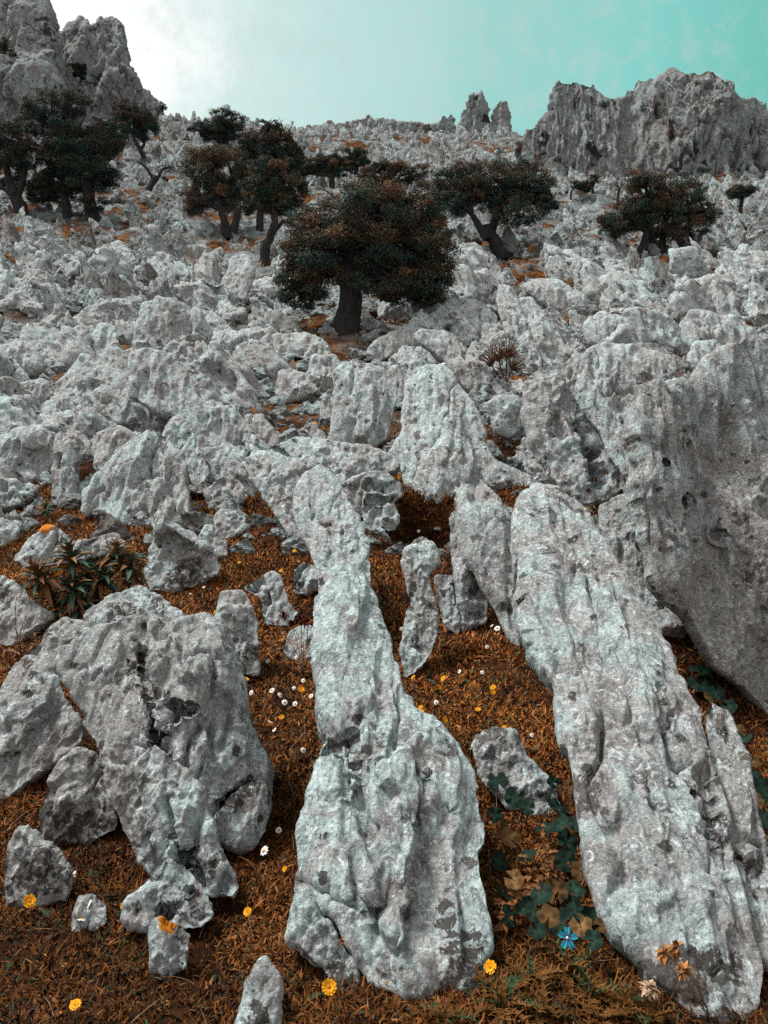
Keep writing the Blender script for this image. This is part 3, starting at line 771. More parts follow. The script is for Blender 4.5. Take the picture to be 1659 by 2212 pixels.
def free_rocks():
    rg = np.random.default_rng(77)
    mk_all = mask_raster(MASK); mk_open = mask_raster(OPEN); mk_strip = mask_raster([OPEN[1]])
    placed = []
    want = 208
    tries = 0
    while len(placed) < want and tries < 12000:
        tries += 1
        Y = 6.0 + 27 * rg.random() ** 1.0
        x = rg.uniform(-1, 1) * (Y * .56 + .6)
        r = (.24 + .46 * rg.random() ** 1.1) * (1.0 + .022 * (Y - 8)) * (.65 if Y < 9 else 1)
        z = float(ground(x, Y)); px, py, _ = project([x, Y, z]); px, py = px[0], py[0]
        rp = r * F / Y
        if mk_open(px, py) or any(mk_strip(px + a * rp, py - b * rp) for a in (-.5, 0, .5) for b in (.5, 1.2, 1.9)): continue
        if mk_all(px, py - .3 * rp): continue
        if Y < 10 and (mk_all(px - .5 * rp, py - .5 * rp) and mk_all(px + .5 * rp, py - .5 * rp)): continue
        if abs(px - 745) < 105 and 640 < py < 800: continue
        if abs(px - 750) < 75 and py < 900 and py - 3.0 * rp < 700: continue
        if any(abs(px - fx) < 55 and -12 < py - fy < 70 for fx, fy in ((577, 566), (1088, 545), (1376, 553), (1432, 545), (495, 503), (205, 478), (148, 468), (52, 468))): continue
        if any((x - a) ** 2 + (Y - b) ** 2 < (.56 * (r + c)) ** 2 for a, b, c in placed): continue
        placed.append((x, Y, r))
    print('free rocks', len(placed), tries)
    adj = ['jagged', 'blocky', 'fluted', 'pointed', 'slanting', 'squat', 'ridged', 'crooked']
    for k, (x, Y, r) in enumerate(placed):
        t = k % 8
        shape = [(1.1, .7, 1.3), (1.2, .8, 1.0), (.9, .7, 1.5), (.75, .6, 1.75), (1.3, .6, 1.25), (1.35, .9, .85), (1.4, .6, 1.15), (1.0, .75, 1.4)][t]
        V, Q = cut_rock(34 if Y < 15 else 24, 1000 + k, shape, lobes=1 + (k % 3 == 0) + (k % 5 == 0), sharp=80)
        a = rg.uniform(-.7, .7); ca, sa = math.cos(a), math.sin(a)
        V = V * r
        V = V @ np.array([[ca, sa, 0], [-sa, ca, 0], [0, 0, 1]])
        V[:, 0] += -.25 * V[:, 2]; V[:, 1] += .30 * V[:, 2]                       # the beds lean uphill to the left
        z = float(ground(x, Y))
        o = mk('rock', V, Q, ROCK if Y < 16 else ROCK2, smooth=True)
        o.location = (x, Y, z + r * .28)
        tag(o, None, 'rock', 'limestone rocks packed on the slope')
        px, py, _ = project([x, Y, z + r * .4])
        PENDING.append([o, adj[t] + ' rock', float(px[0]), float(py[0])])
    return placed
ROCK2 = ROCK
FREE = free_rocks()

def scatter_stones():
    """the countless stones of the far slope, and the chips between the near rocks"""
    rg = np.random.default_rng(5)
    base9 = [cut_rock(9, 3000 + i, (1.1, rg.uniform(.5, .9), rg.uniform(.9, 1.6))) for i in range(14)]
    base6 = [cut_rock(6, 3100 + i, (1.1, rg.uniform(.5, .9), rg.uniform(.9, 1.7))) for i in range(16)]
    VV, QQ, o = [], [], 0
    def put(x, y, r, b, sq=1.0, zg=None):
        nonlocal o
        V, Q = b
        a = rg.uniform(-.9, .9); ca, sa = math.cos(a), math.sin(a)
        W = V @ np.array([[ca, sa, 0], [-sa, ca, 0], [0, 0, sq]]) * r
        W[:, 0] -= .2 * W[:, 2]; W[:, 1] += .25 * W[:, 2]
        W += np.array([x, y, (float(ground(x, y)) if zg is None else zg) + r * .25])
        VV.append(W.astype(np.float32)); QQ.append(Q + o); o += len(V)
    cnt = 0
    for (y0, y1, n, rl, rh) in ((24, 34, 640, .20, .58), (34, 50, 1600, .22, .70), (50, 75, 3000, .22, .72), (75, 105, 3600, .25, .85), (105, 168, 5200, .3, 1.15)):
        ys = np.sqrt(rg.uniform(y0 ** 2, y1 ** 2, n)); n = int(n * 1.35); ys = np.sqrt(rg.uniform(y0 ** 2, y1 ** 2, n)); xs = rg.uniform(-1, 1, n) * (ys * .76 + 3)
        cl = fbm(np.stack([xs * .10, ys * .10, 0 * xs], 1), 3, 12)
        zs = ground(xs, ys)
        for x, y, c, zg in zip(xs, ys, cl, zs):
            if (c < -.27 or (y > 96 and c < .02 - .1 * (x < 20))) and rg.random() < .85: continue
            r = rl + (rh - rl) * rg.random() ** 2.4
            if any((x - tx) ** 2 + (y - ty) ** 2 < (r + .25) ** 2 for tx, ty in TREE_FEET): continue
            if any(abs(x - tx) < .9 and ty - 9 < y < ty + .6 for tx, ty in TREE_FEET): r = min(r * .35, .2)
            put(x, y, r, base9[rg.integers(14)] if y < 50 else base6[rg.integers(16)], rg.uniform(.8, 1.5), zg)
    # crest teeth
    for k in range(350):
        x = rg.uniform(-85, 100); y = rg.uniform(150, 166)
        put(x, y, rg.uniform(.35, .9), base6[rg.integers(16)], rg.uniform(1.1, 2.3))
    for k in range(4300):                                # chips on the middle ground
        y = 6.0 + 22 * rg.random(); x = rg.uniform(-1, 1) * (y * .76 + .5)
        r = (.03 + .25 * (abs(x) > y * .58)) if rg.random() < .35 and abs(x) > y * .58 else (.03 + .20 * rg.random() ** 2.5) * (1 + .05 * (y - 6))
        put(x, y, r, base9[rg.integers(14)], .55)
    mk_ = mk('stones', np.concatenate(VV), np.concatenate(QQ), ROCKFAR, smooth=False)
    tag(mk_, 'countless broken pale stones covering the far slope up to the crest', 'stones', kind='stuff')
# ------------------------------------------------------------------ cliffs and pinnacles on the skyline
def cliff(label, poly, Y, name='cliff', kind='structure', cat='cliff', D=1.0, **kw):
    a = dict(tilt=74, thick=.5, back=.6, groove=.15, gs=.07, facets=5, edge=.010, jag=.6, step=1.7, mat=CLIFF, scale_f=9.0, fine=2.2, big=.55, crest=.6)
    a.update(kw)
    o = outline_rock(name, poly, Y0=Y, **a); del o['_px']
    tag(o, label, cat, kind=kind)
    return o
cliff('towering dark cliff cut by the upper left corner', [(-620,80),(-480,-30),(-300,-60),(-160,-110),(40,-60),(85,-20),(100,30),(112,75),(110,125),(130,160),(150,260),(60,330),(-160,340),(-620,420)], 96, seed=301, yaw=-10)
cliff('square-topped rocky cliff with two teeth falling to the left saddle', [(70,130),(112,75),(122,72),(140,60),(160,45),(176,34),(195,52),(205,48),(215,40),(240,37),(266,50),(274,80),(277,140),(292,162),(312,187),(332,210),(350,228),(320,275),(200,285),(90,270),(60,200)], 104, seed=307, tilt=70)
cliff('wide grey cliff of ribbed rock along the upper right skyline', [(1105,330),(1165,262),(1186,230),(1195,205),(1207,174),(1225,180),(1242,176),(1265,184),(1288,184),(1305,205),(1325,217),(1345,203),(1362,196),(1380,182),(1400,183),(1420,166),(1445,150),(1465,158),(1485,158),(1500,162),(1530,161),(1552,180),(1565,192),(1582,212),(1600,226),(1618,214),(1640,216),(1655,240),(1680,230),(1760,260),(1760,440),(1500,420),(1300,405),(1180,370)], 73, seed=311, tilt=72, thick=.5)
cliff('tall double-tipped rock pinnacle on the skyline', [(985,285),(992,262),(1000,245),(1010,215),(1018,200),(1030,203),(1041,196),(1050,215),(1058,240),(1064,275),(1062,292),(1020,296)], 144, name='rock_pinnacle', kind=None, cat='pinnacle', seed=313, scale_f=5, tilt=80, edge=.012, jag=.5, groove=.3, gs=.25)
cliff('shorter leaning rock pinnacle right of the double-tipped one', [(1056,290),(1061,250),(1070,228),(1084,217),(1096,221),(1105,245),(1107,292)], 144, name='rock_pinnacle', kind=None, cat='pinnacle', seed=317, scale_f=5, tilt=80, edge=.012, jag=.5, groove=.3, gs=.25)
cliff('little twin knob of rock on the crest left of the pinnacles', [(940,282),(950,260),(958,246),(967,252),(975,247),(985,262),(990,285)], 145, name='rock_pinnacle', kind=None, cat='pinnacle', seed=319, scale_f=5, tilt=80, edge=.02, jag=.4)
cliff('low saw-toothed rock wall along the central crest', [(680,300),(690,278),(708,262),(716,258),(725,268),(745,262),(770,258),(790,256),(797,246),(806,258),(830,254),(860,262),(890,262),(920,268),(945,266),(945,300),(800,310)], 145, name='rock_wall', kind='structure', cat='rock wall', seed=323, scale_f=6, tilt=75, jag=.5)

# ------------------------------------------------------------------ trees
TREE_FEET = []
def leaves(mb, cen, rad, n, L, seed, rust, dark, gap=.12):
    """leaf tufts on the outer shoots of one limb's crown"""
    rg = np.random.default_rng(seed)
    cen = np.asarray(cen); rad = np.asarray(rad)
    K = 34
    d = rg.normal(size=(K, 3)); d /= np.linalg.norm(d, axis=1)[:, None]
    r = rg.uniform(.25, .95, K) ** .6
    tc = cen + d * r[:, None] * rad; ts = rg.uniform(.16, .36, K) * (1 - gap * .6)
    tone = rg.normal(0, .28, K) + .30 * d[:, 2] - .05
    w = ts ** 2; k = rg.choice(K, n, p=w / w.sum())
    e = rg.normal(size=(n, 3)); e /= np.linalg.norm(e, axis=1)[:, None]
    q = rg.random(n) ** .45
    stretch = rad / rad.mean()
    P = tc[k] + e * (q * ts[k])[:, None] * rad.mean() * np.array([1.15, 1.15, .85]) * stretch ** .5
    P = P + .10 * rad.mean() * np.stack([perlin(P / (rad.mean() * .25), seed % 50 + j) for j in range(3)], 1)
    R0 = rad.mean()
    nrm = e * .7 + d[k] * .4 + rg.normal(size=(n, 3)) * .8 + np.array([0, 0, .35]); nrm /= np.linalg.norm(nrm, axis=1)[:, None]
    a = np.cross(nrm, rg.normal(size=(n, 3))); a /= np.linalg.norm(a, axis=1)[:, None]
    b = np.cross(nrm, a)
    l = (L * rg.uniform(.6, 1.35, n))[:, None]
    V = np.stack([P - a * l * .5, P + b * l * .24 + nrm * l * .08, P + a * l * .5, P - b * l * .24 + nrm * l * .08], 1).reshape(-1, 3)
    Q = np.arange(4 * n).reshape(n, 4)
    # young shoots are rust coloured, older leaves dark green
    m = tone[k] + rg.normal(size=n) * .28 + rust * .9
    m = np.clip(m, 0, 1)[:, None]
    g = np.array([.026, .044, .030]) * dark; ru = np.array([.15, .068, .034]) * (.4 + .6 * dark)
    tl = np.array([.012, .038, .037]) * dark
    tm = (rg.random(n) < .35)[:, None]
    c = np.where(tm, tl, g) * (1 - m) + ru * m
    c = c * rg.uniform(.65, 2.1, n)[:, None]
    mb.add(V, Q, np.repeat(c, 4, axis=0))

def tree(label, group, trunks, blobs, n=9000, L=.10, rust=.2, dark=1.0, branches=10, name='olive_tree', gap=.12, Y=None, bare=0, cat='tree', dz=1.0):
    """trunks: [[(px,py,width px)...] ...] from the foot up; blobs: [(px,py,rx,ry)]"""
    if n < 60000: n = int(n * 2.2); L = L * .62
    fx, fy = trunks[0][0][:2]
    g = hit(fx, fy) if Y is None else at(fx, fy, Y)
    Yd = g[1]; TREE_FEET.append((g[0], g[1]))
    root = empty(name, g)
    seed = int(abs(fx * 7 + fy * 13)) % 9973
    rg = np.random.default_rng(seed)
    m = F / np.linalg.norm(g - CAM)
    mb = MB(); tops = []
    for tk, tr in enumerate(trunks):
        pts = []; rd = []
        off = 0.0 if tk == 0 else rg.uniform(-.3, .3)
        for k, (x, y, w) in enumerate(tr):
            pts.append(at(x, y, Yd + off + .12 * k * (rg.random() - .5))); rd.append(w / 2 / m)
        pts = np.array(pts); rd = np.array(rd)
        pts[0] -= np.array([0, 0, .35])
        tt = np.linspace(0, len(pts) - 1, 7 * (len(pts) - 1) + 1)
        ii = np.arange(len(pts))
        cp = np.stack([np.interp(tt, ii, pts[:, c]) for c in range(3)], 1)
        for _ in range(3): cp[1:-1] = (cp[:-2] + cp[1:-1] * 2 + cp[2:]) / 4
        rr = np.interp(tt, ii, rd)
        V, Q = tube(cp, rr, 14)
        ax = np.repeat(cp, 14, axis=0); rr_ = np.repeat(rr, 14)
        V = ax + (V - ax) * (1 + .30 * fbm(np.column_stack([V[:, 0], V[:, 1], V[:, 2] * .35]) / (rd.max() * .55), 3, seed % 41))[:, None]
        mb.add(V, Q); tops.append((cp[-1], rr[-1], cp, rr))
    B = []
    for (x, y, rx, ry) in blobs:
        c = at(x, y, Yd + rg.uniform(-.45, .45) * rx / m * dz); B.append((c, np.array([rx, (rx + ry) * .5 * dz, ry]) / m))
    def limb(a, b, r0, r1, k=9, sag=.12, wob=.10):
        t = np.linspace(0, 1, k)[:, None]
        ln = np.linalg.norm(b - a)
        p = a + (b - a) * t + np.array([0, 0, 1]) * (ln * sag * np.sin(t * np.pi)) + np.cumsum(rg.normal(size=(k, 3)), axis=0) * ln * wob * .25 * np.minimum(1, t * 3)
        V, Q = tube(p, np.linspace(r0, r1, k), 6)
        mb.add(V, Q); return p
    if blobs:
        for i, (c, rad) in enumerate(B):
            tp, tr_, cp, rr = min(tops, key=lambda q: np.linalg.norm(q[0] - c))
            p = limb(tp, c, tr_ * .75, tr_ * .28)
            for _ in range(branches):
                s = p[rg.integers(3, len(p))]
                d = rg.normal(size=3); d[2] = d[2] * .8 + .15; d /= np.linalg.norm(d)
                e = c + d * rad * rg.uniform(.6, .98)
                q = limb(s, e, tr_ * .24, tr_ * .05, 7)
                for _ in range(bare):
                    s2 = q[rg.integers(2, len(q))]; d2 = rg.normal(size=3); d2[2] = abs(d2[2]) * .7
                    limb(s2, s2 + d2 * rad.mean() * .35, tr_ * .08, tr_ * .02, 5)
    mb.build('trunk', BARK, root, g)
    if n:
        cr = MB(); A = sum(b[1][0] * b[1][2] for b in B)
        for i, (c, rad) in enumerate(B):
            leaves(cr, c, rad, int(n * rad[0] * rad[2] / A), L, seed + i * 11, rust, dark, gap)
        cr.build('crown', LEAFM, root, g, smooth=True, col=True)
    tag(root, label, cat, group)
    return root

GT = 'wild olive trees on the rocky slope'
tree('dome-crowned dark tree with a thick trunk at the centre of the slope', GT,
     [[(742,718,78),(752,680,50),(757,640,46),(757,600,52),(758,575,40)]],
     [(790,470,100,72),(880,455,80,55),(700,500,80,62),(645,560,52,48),(760,540,110,62),(880,540,95,62),(940,520,48,62),(945,580,42,38),(690,600,80,42),(830,605,95,34),(635,605,42,36),(830,435,80,34),(880,615,80,32),(925,605,50,36),(650,640,55,26),(920,640,45,22),(860,640,50,14)],
     n=150000, L=.054, rust=.34, branches=16, gap=.05, bare=1)
LAND['dome-crowned tree'] = (755, 640)
tree('wide flat-topped tree on a twisted forked trunk behind the dome-crowned tree', GT,
     [[(1088,545,26),(1068,520,26),(1052,500,24),(1046,490,20)], [(1052,500,16),(1030,480,13),(1020,465,10)], [(1052,502,20),(1072,470,15),(1085,440,14)]],
     [(1075,385,62,38),(1135,395,52,40),(1030,420,55,38),(1100,430,70,38),(1170,410,36,32),(970,400,45,40),(985,440,42,30),(1120,460,55,25),(945,420,28,32),(1010,380,40,28),(1180,440,26,22)],
     n=34000, L=.13, rust=.12, branches=8, gap=.1)
LAND['forked flat-topped tree'] = (1085, 480)
tree('spreading rust-brown tree on two trunks at right of the slope', GT,
     [[(1375,553,30),(1390,530,16),(1398,500,14)], [(1432,545,17),(1430,520,14),(1436,495,12)]],
     [(1400,410,42,36),(1470,430,50,42),(1345,475,45,34),(1430,470,60,42),(1500,470,42,40),(1325,490,30,24),(1390,450,45,40),(1450,510,40,25),(1380,390,26,20),(1525,450,16,16)],
     n=34000, L=.13, rust=.32, branches=10, gap=.1, bare=1)
LAND['two-trunked rust tree'] = (1410, 520)
tree('small bush-headed tree alone near the right edge', GT,
     [[(1598,465,8),(1600,445,7),(1604,428,6)]], [(1602,413,24,13),(1585,418,14,10),(1620,412,16,11)], n=5000, L=.16, rust=.15)
tree('rusty multi-stemmed tree at the left of the middle slope', GT,
     [[(490,503,22),(484,475,16),(478,455,14)], [(500,503,18),(512,470,14),(516,450,12)]],
     [(440,370,46,42),(495,360,44,38),(430,425,38,32),(480,420,48,40),(520,400,40,44),(415,450,24,18),(460,340,34,22)],
     n=26000, L=.13, rust=.36, branches=8, gap=.06)
LAND['rusty multi-stemmed tree'] = (490, 480)
tree('dark tree on a bare curved trunk next to the rusty multi-stemmed tree', GT,
     [[(577,566,20),(570,540,20),(583,515,17),(594,480,14),(592,455,16)], [(594,480,8),(615,475,7),(640,490,5)]],
     [(600,380,44,40),(560,400,38,38),(630,405,34,36),(590,430,55,30),(620,440,34,22),(545,440,30,26)],
     n=24000, L=.12, rust=.22, branches=8, gap=.08, bare=1)
LAND['curved-trunk tree'] = (583, 520)
tree('tall dark tree behind the curved-trunk tree reaching the skyline', GT,
     [[(560,500,18),(562,470,14),(566,440,12)]],
     [(570,320,45,40),(610,310,34,34),(560,360,50,36),(620,345,40,30),(635,325,24,18),(585,270,22,14),(540,310,30,30)],
     n=20000, L=.15, rust=.08, dark=.85, gap=.08)
tree('leafless forked shrub poking above the skyline', 'bare shrubs on the slope',
     [[(622,300,5),(612,280,3.5),(608,270,2.5)], [(622,298,3),(628,276,2),(634,262,1.5)]], [(606,262,14,9),(628,268,10,10)], n=0, branches=7, bare=3, name='bare_shrub', cat='shrub')
tree('dark round-topped bush on the left skyline ridge', GT,
     [[(490,312,9),(488,300,8),(486,290,7)]], [(500,258,30,24),(465,268,34,24),(430,278,24,16),(505,285,24,18),(470,290,36,14)], n=14000, L=.24, rust=0.0, dark=.8)
tree('flat-crowned small tree on a thick straight stem', GT,
     [[(716,416,15),(717,395,11),(717,382,12)]], [(690,358,40,20),(735,362,32,20),(662,362,22,18),(715,348,34,14),(640,372,20,18)], n=15000, L=.17, rust=.15, dark=.9)
tree('tiny round-crowned tree behind the flat-crowned small tree', GT,
     [[(768,383,7),(769,372,6),(769,362,6)]], [(768,342,24,22),(758,352,16,14),(782,350,15,14)], n=7000, L=.2, rust=.02, dark=.85)
tree('low rusty thicket just behind the top of the dome-crowned tree', GT,
     [[(850,420,10),(848,405,9),(845,395,8)]], [(800,385,34,26),(850,378,42,24),(900,380,34,22),(820,362,24,10)], n=14000, L=.16, rust=.36, dark=.9)
tree('leaning tree with a bare stout trunk at the left edge', GT,
     [[(52,468,24),(40,440,22),(26,410,20),(20,390,18)], [(26,410,8),(5,405,6),(-15,412,5)], [(36,420,12),(46,400,10),(50,380,10)]],
     [(10,345,42,46),(45,350,34,34),(-20,320,40,44),(30,300,36,34),(62,320,22,16)], n=22000, L=.14, rust=0.0, dark=.8)
LAND['left leaning tree'] = (40, 430)
tree('dark tree with a stubby trunk between the two leftmost trunks', GT,
     [[(148,468,18),(142,440,16),(138,415,16)]], [(100,400,40,34),(140,385,44,32),(90,420,30,26),(160,410,34,24)], n=17000, L=.14, rust=.02, dark=.8)
tree('largest blackish-green tree with splayed roots at left', GT,
     [[(205,478,30),(196,445,24),(190,410,20),(188,390,18)], [(205,470,12),(185,478,8),(165,482,5)]],
     [(180,330,62,48),(230,300,40,34),(140,300,50,40),(190,370,58,36),(110,240,48,36),(165,225,34,28),(210,380,44,26),(120,340,50,34),(205,440,26,18),(80,260,30,30)],
     n=42000, L=.15, rust=.02, dark=.8, branches=10)
LAND['splayed-root tree'] = (200, 450)
tree('slim tree with a pale forked stem behind the splayed-root tree', GT,
     [[(240,368,8),(236,345,6),(233,330,6)]], [(235,300,30,30),(255,280,24,22),(225,325,26,18)], n=9000, L=.2, rust=.02, dark=.8)
tree('dark clump-headed tree above a twisted stump on the left slope', GT,
     [[(318,345,9),(302,322,8),(292,305,7)], [(302,322,6),(312,310,5),(312,296,5)]], [(290,265,36,28),(315,275,24,28),(270,245,28,20)], n=12000, L=.2, rust=.04, dark=.8)
tree('windswept small tree silhouetted on the upper left slope', GT,
     [[(327,270,6),(325,255,5),(325,245,4)]], [(320,225,26,12),(343,232,16,10),(300,215,18,9)], n=6000, L=.24, rust=.04, dark=.85, gap=.3)
tree('twisted leafless stump tree with two crooked arms', 'bare shrubs on the slope',
     [[(322,408,20),(335,392,16),(340,380,10)], [(338,388,8),(355,382,6),(362,390,6)], [(338,382,7),(350,365,5),(370,360,4)], [(336,384,7),(318,365,5),(305,352,4)]],
     [(366,362,14,10),(308,348,12,8)], n=260, L=.16, rust=0, branches=4, bare=2, name='bare_tree')
tree('thin dead sapling left of the two-trunked rust tree', 'bare shrubs on the slope',
     [[(1334,436,6),(1335,420,5),(1338,410,4)]], [(1330,398,14,12),(1348,396,10,12)], n=120, L=.16, branches=6, bare=2, name='bare_tree')
tree('small gnarled tree trailing one long root on the far slope', 'bare shrubs on the slope',
     [[(1281,424,6),(1280,408,5),(1281,398,4)]], [(1281,388,12,10),(1270,398,10,8)], n=700, L=.2, branches=6, bare=1, name='bare_tree')
tree('arched shrub hanging over a grey stone on the far slope', 'bare shrubs on the slope',
     [[(1231,436,5),(1234,415,4),(1242,402,3)]], [(1250,400,15,8),(1268,406,12,8)], n=2200, L=.2, rust=.05, branches=5, name='bare_tree')
tree('single thin dead stem below the right cliff', 'bare shrubs on the slope',
     [[(1541,392,4),(1545,370,3.5),(1547,350,2.5)]], [(1548,345,5,8)], n=0, branches=5, bare=1, name='bare_tree')
tree('dark bush clinging to the cliff in the upper left corner', 'bushes on the cliffs',
     [[(12,165,6),(12,150,6)]], [(10,128,26,30),(-12,140,20,24),(28,150,14,12)], n=7000, L=.3, rust=0, dark=.6, Y=91, name='cliff_bush', cat='bush', dz=.6)
tree('small round bush high on the square-topped cliff', 'bushes on the cliffs',
     [[(175,172,4),(175,162,4)]], [(175,152,14,14)], n=3000, L=.3, rust=0, dark=.6, Y=97, name='cliff_bush', cat='bush', dz=.6)
scatter_stones()
# ------------------------------------------------------------------ turf
def blades(x, y, L, W, seed, lift=.55, seg=3, curl=1.0):
    """curved tapering blades as one vertex block"""
    rg = np.random.default_rng(seed); n = len(x)
    z = ground(x, y)
    az = rg.uniform(0, 2 * np.pi, n); el = np.clip(rg.normal(lift, .38, n), -.1, 1.5)
    side = np.stack([-np.sin(az), np.cos(az), np.zeros(n)], 1)
    c = np.stack([x, y, z - .004], 1); out = []
    roll = rg.normal(0, .5, n); ben = -rg.uniform(.1, 1.1, n) * curl; daz = rg.normal(0, .5, n) * curl
    for k in range(seg + 1):
        w = W * [1.0, .95, .6, .08, .04][k] if seg == 3 else W * (1 - .95 * k / seg)
        sv = side + np.array([0, 0, 1.0]) * roll[:, None] * .6
        out += [c - sv * (w * .5)[:, None], c + sv * (w * .5)[:, None]]
        a2 = az + daz * k / seg; e2 = el + ben * k / seg
        d = np.stack([np.cos(a2) * np.cos(e2), np.sin(a2) * np.cos(e2), np.sin(e2)], 1)
        c = c + d * (L / seg)[:, None]
        side = np.stack([-np.sin(a2), np.cos(a2), np.zeros(n)], 1)
    V = np.stack(out, 1).reshape(-1, 3)
    m = 2 * (seg + 1)
    b = np.arange(n)[:, None] * m
    Q = np.concatenate([b + np.array([2*k, 2*k+1, 2*k+3, 2*k+2]) for k in range(seg)])
    return V, Q, m

def turf_colour(x, y, rg, bright=1.0):
    n = len(x); p = np.stack([x, y, 0 * x], 1)
    t = fbm(p * 1.6, 3, 21) * .9 + rg.normal(size=n) * .75
    pal = np.array([[.014, .006, .003], [.040, .014, .004], [.098, .033, .006], [.185, .062, .010], [.27, .125, .05]])
    k = np.clip((t + 1.35) * 1.25, 0, 3.999)
    i = k.astype(int); f = (k - i)[:, None]
    c = pal[i] * (1 - f) + pal[i + 1] * f
    gr = rg.random(n) < .07
    c[gr] = np.array([.03, .055, .030]) * rg.uniform(.5, 1.3, gr.sum())[:, None]
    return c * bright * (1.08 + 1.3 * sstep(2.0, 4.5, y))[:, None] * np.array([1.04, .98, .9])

def build_turf():
    rg = np.random.default_rng(31); mb = MB()
    def zone(n, y0, y1, pw=1.0):
        y = y0 + (y1 - y0) * rg.random(n) ** pw; x = rg.uniform(-1, 1, n) * (y * .66 + .6)
        return x, y
    def put(x, y, L, W, seed, **kw):
        b = kw.pop('bright', 1.0)
        V, Q, m = blades(x, y, L, W, seed, **kw)
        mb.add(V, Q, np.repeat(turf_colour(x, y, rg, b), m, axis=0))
    x, y = zone(340000, 1.35, 8.2, 1.1)
    hgt = np.clip(.8 + .9 * fbm(np.stack([x, y, 0 * x], 1) * 3.2, 3, 25), .25, 1.8)
    put(x, y, rg.uniform(.020, .052, len(x)) * hgt * (1 + .06 * y), rg.uniform(.0028, .0065, len(x)) * (1 + .12 * y), 1, lift=.75, curl=1.3)
    x, y = zone(150000, 1.35, 8.0, 1.15)                     # broad little leaves
    put(x, y, rg.uniform(.016, .036, len(x)) * (1 + .05 * y), rg.uniform(.008, .016, len(x)) * (1 + .05 * y), 2, lift=.7, seg=2)
    x, y = zone(70000, 1.3, 3.1)
    put(x, y, rg.uniform(.015, .045, len(x)), rg.uniform(.0025, .006, len(x)), 9, lift=.6, curl=1.5)
    x, y = zone(1500, 1.4, 7.5)                            # dead straws
    V, Q, m = blades(x, y, rg.uniform(.06, .15, len(x)), np.full(len(x), .0018) * (1 + .15 * y), 3, lift=.6, curl=.8)
    mb.add(V, Q, np.array([.26, .15, .085]))
    x, y = zone(700, 1.4, 5.0)                             # rosette leaves
    put(x, y, rg.uniform(.05, .11, len(x)), rg.uniform(.016, .03, len(x)), 4, lift=.5, bright=.9)
    n = 90000                                              # dry tufts further up, where the soil is open
    y = 7.5 + 26 * rg.random(n) ** 1.4; x = rg.uniform(-1, 1, n) * (y * .56 + .5)
    k = (fbm(np.stack([x * .35, y * .35, 0 * x], 1), 3, 41) > -.12)
    x, y = x[k], y[k]
    put(x, y, rg.uniform(.04, .11, len(x)) * (.7 + .04 * y), rg.uniform(.006, .012, len(x)) * (.6 + .06 * y), 5, lift=.85, bright=1.15)
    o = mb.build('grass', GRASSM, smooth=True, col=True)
    tag(o, 'dry orange-brown turf of short curled blades between the rocks', 'grass', kind='stuff')
build_turf()

# ------------------------------------------------------------------ flowers
def petal_ring(n, r0, r1, w, droop, seed, cup=0.0, notch=False):
    rg = np.random.default_rng(seed); V, Q = [], []
    for k in range(n):
        a = 2 * math.pi * k / n + rg.normal() * .06
        dx, dy = math.cos(a), math.sin(a); sx, sy = -dy, dx
        r1_ = r1 * rg.uniform(.9, 1.06); dr = droop * rg.uniform(.4, 1.5)
        rows = [(r0, .35, 0), (r0 + (r1_ - r0) * .45, .95, .30), (r0 + (r1_ - r0) * .85, .9, .75), (r1_, .35 if not notch else .7, 1.0)]
        o = len(V)
        for rr, ww, t in rows:
            zz = cup * t * (r1 - r0) - dr * t * t * (r1 - r0)
            for s in (-.5, 0, .5):
                back = .10 * (r1 - r0) if (notch and t == 1.0 and s == 0) else 0
                V.append((dx * (rr - back) + sx * s * ww * w, dy * (rr - back) + sy * s * ww * w, zz + abs(s) * w * .25))
        for i in range(3):
            for j in range(2):
                b = o + i * 3 + j; Q.append((b, b + 1, b + 4, b + 3))
    return np.array(V), np.array(Q)

def dome(r, h, nr=4, nn=10, bump=.0, seed=0):
    V = [(0, 0, h)]; Q = []
    for i in range(1, nr + 1):
        t = i / nr
        for j in range(nn):
            a = 2 * math.pi * j / nn
            V.append((r * math.sin(t * 1.57) * math.cos(a), r * math.sin(t * 1.57) * math.sin(a), h * math.cos(t * 1.57)))
    for j in range(nn): Q.append((0, 0, 1 + j, 1 + (j + 1) % nn))
    V = np.array(V)
    q2 = []
    for i in range(nr - 1):
        for j in range(nn):
            a = 1 + i * nn; q2.append((a + j, a + nn + j, a + nn + (j + 1) % nn, a + (j + 1) % nn))
    tri = np.array([(0, 1 + j, 1 + (j + 1) % nn) for j in range(nn)])
    return V, np.array(q2), tri

def rot_to(d, spin=0):
    d = np.array(d, float); d /= np.linalg.norm(d)
    u = np.cross([0.1, .9, .2], d); u /= np.linalg.norm(u); v = np.cross(d, u)
    c, s = math.cos(spin), math.sin(spin)
    return np.stack([c * u + s * v, -s * u + c * v, d], 1)

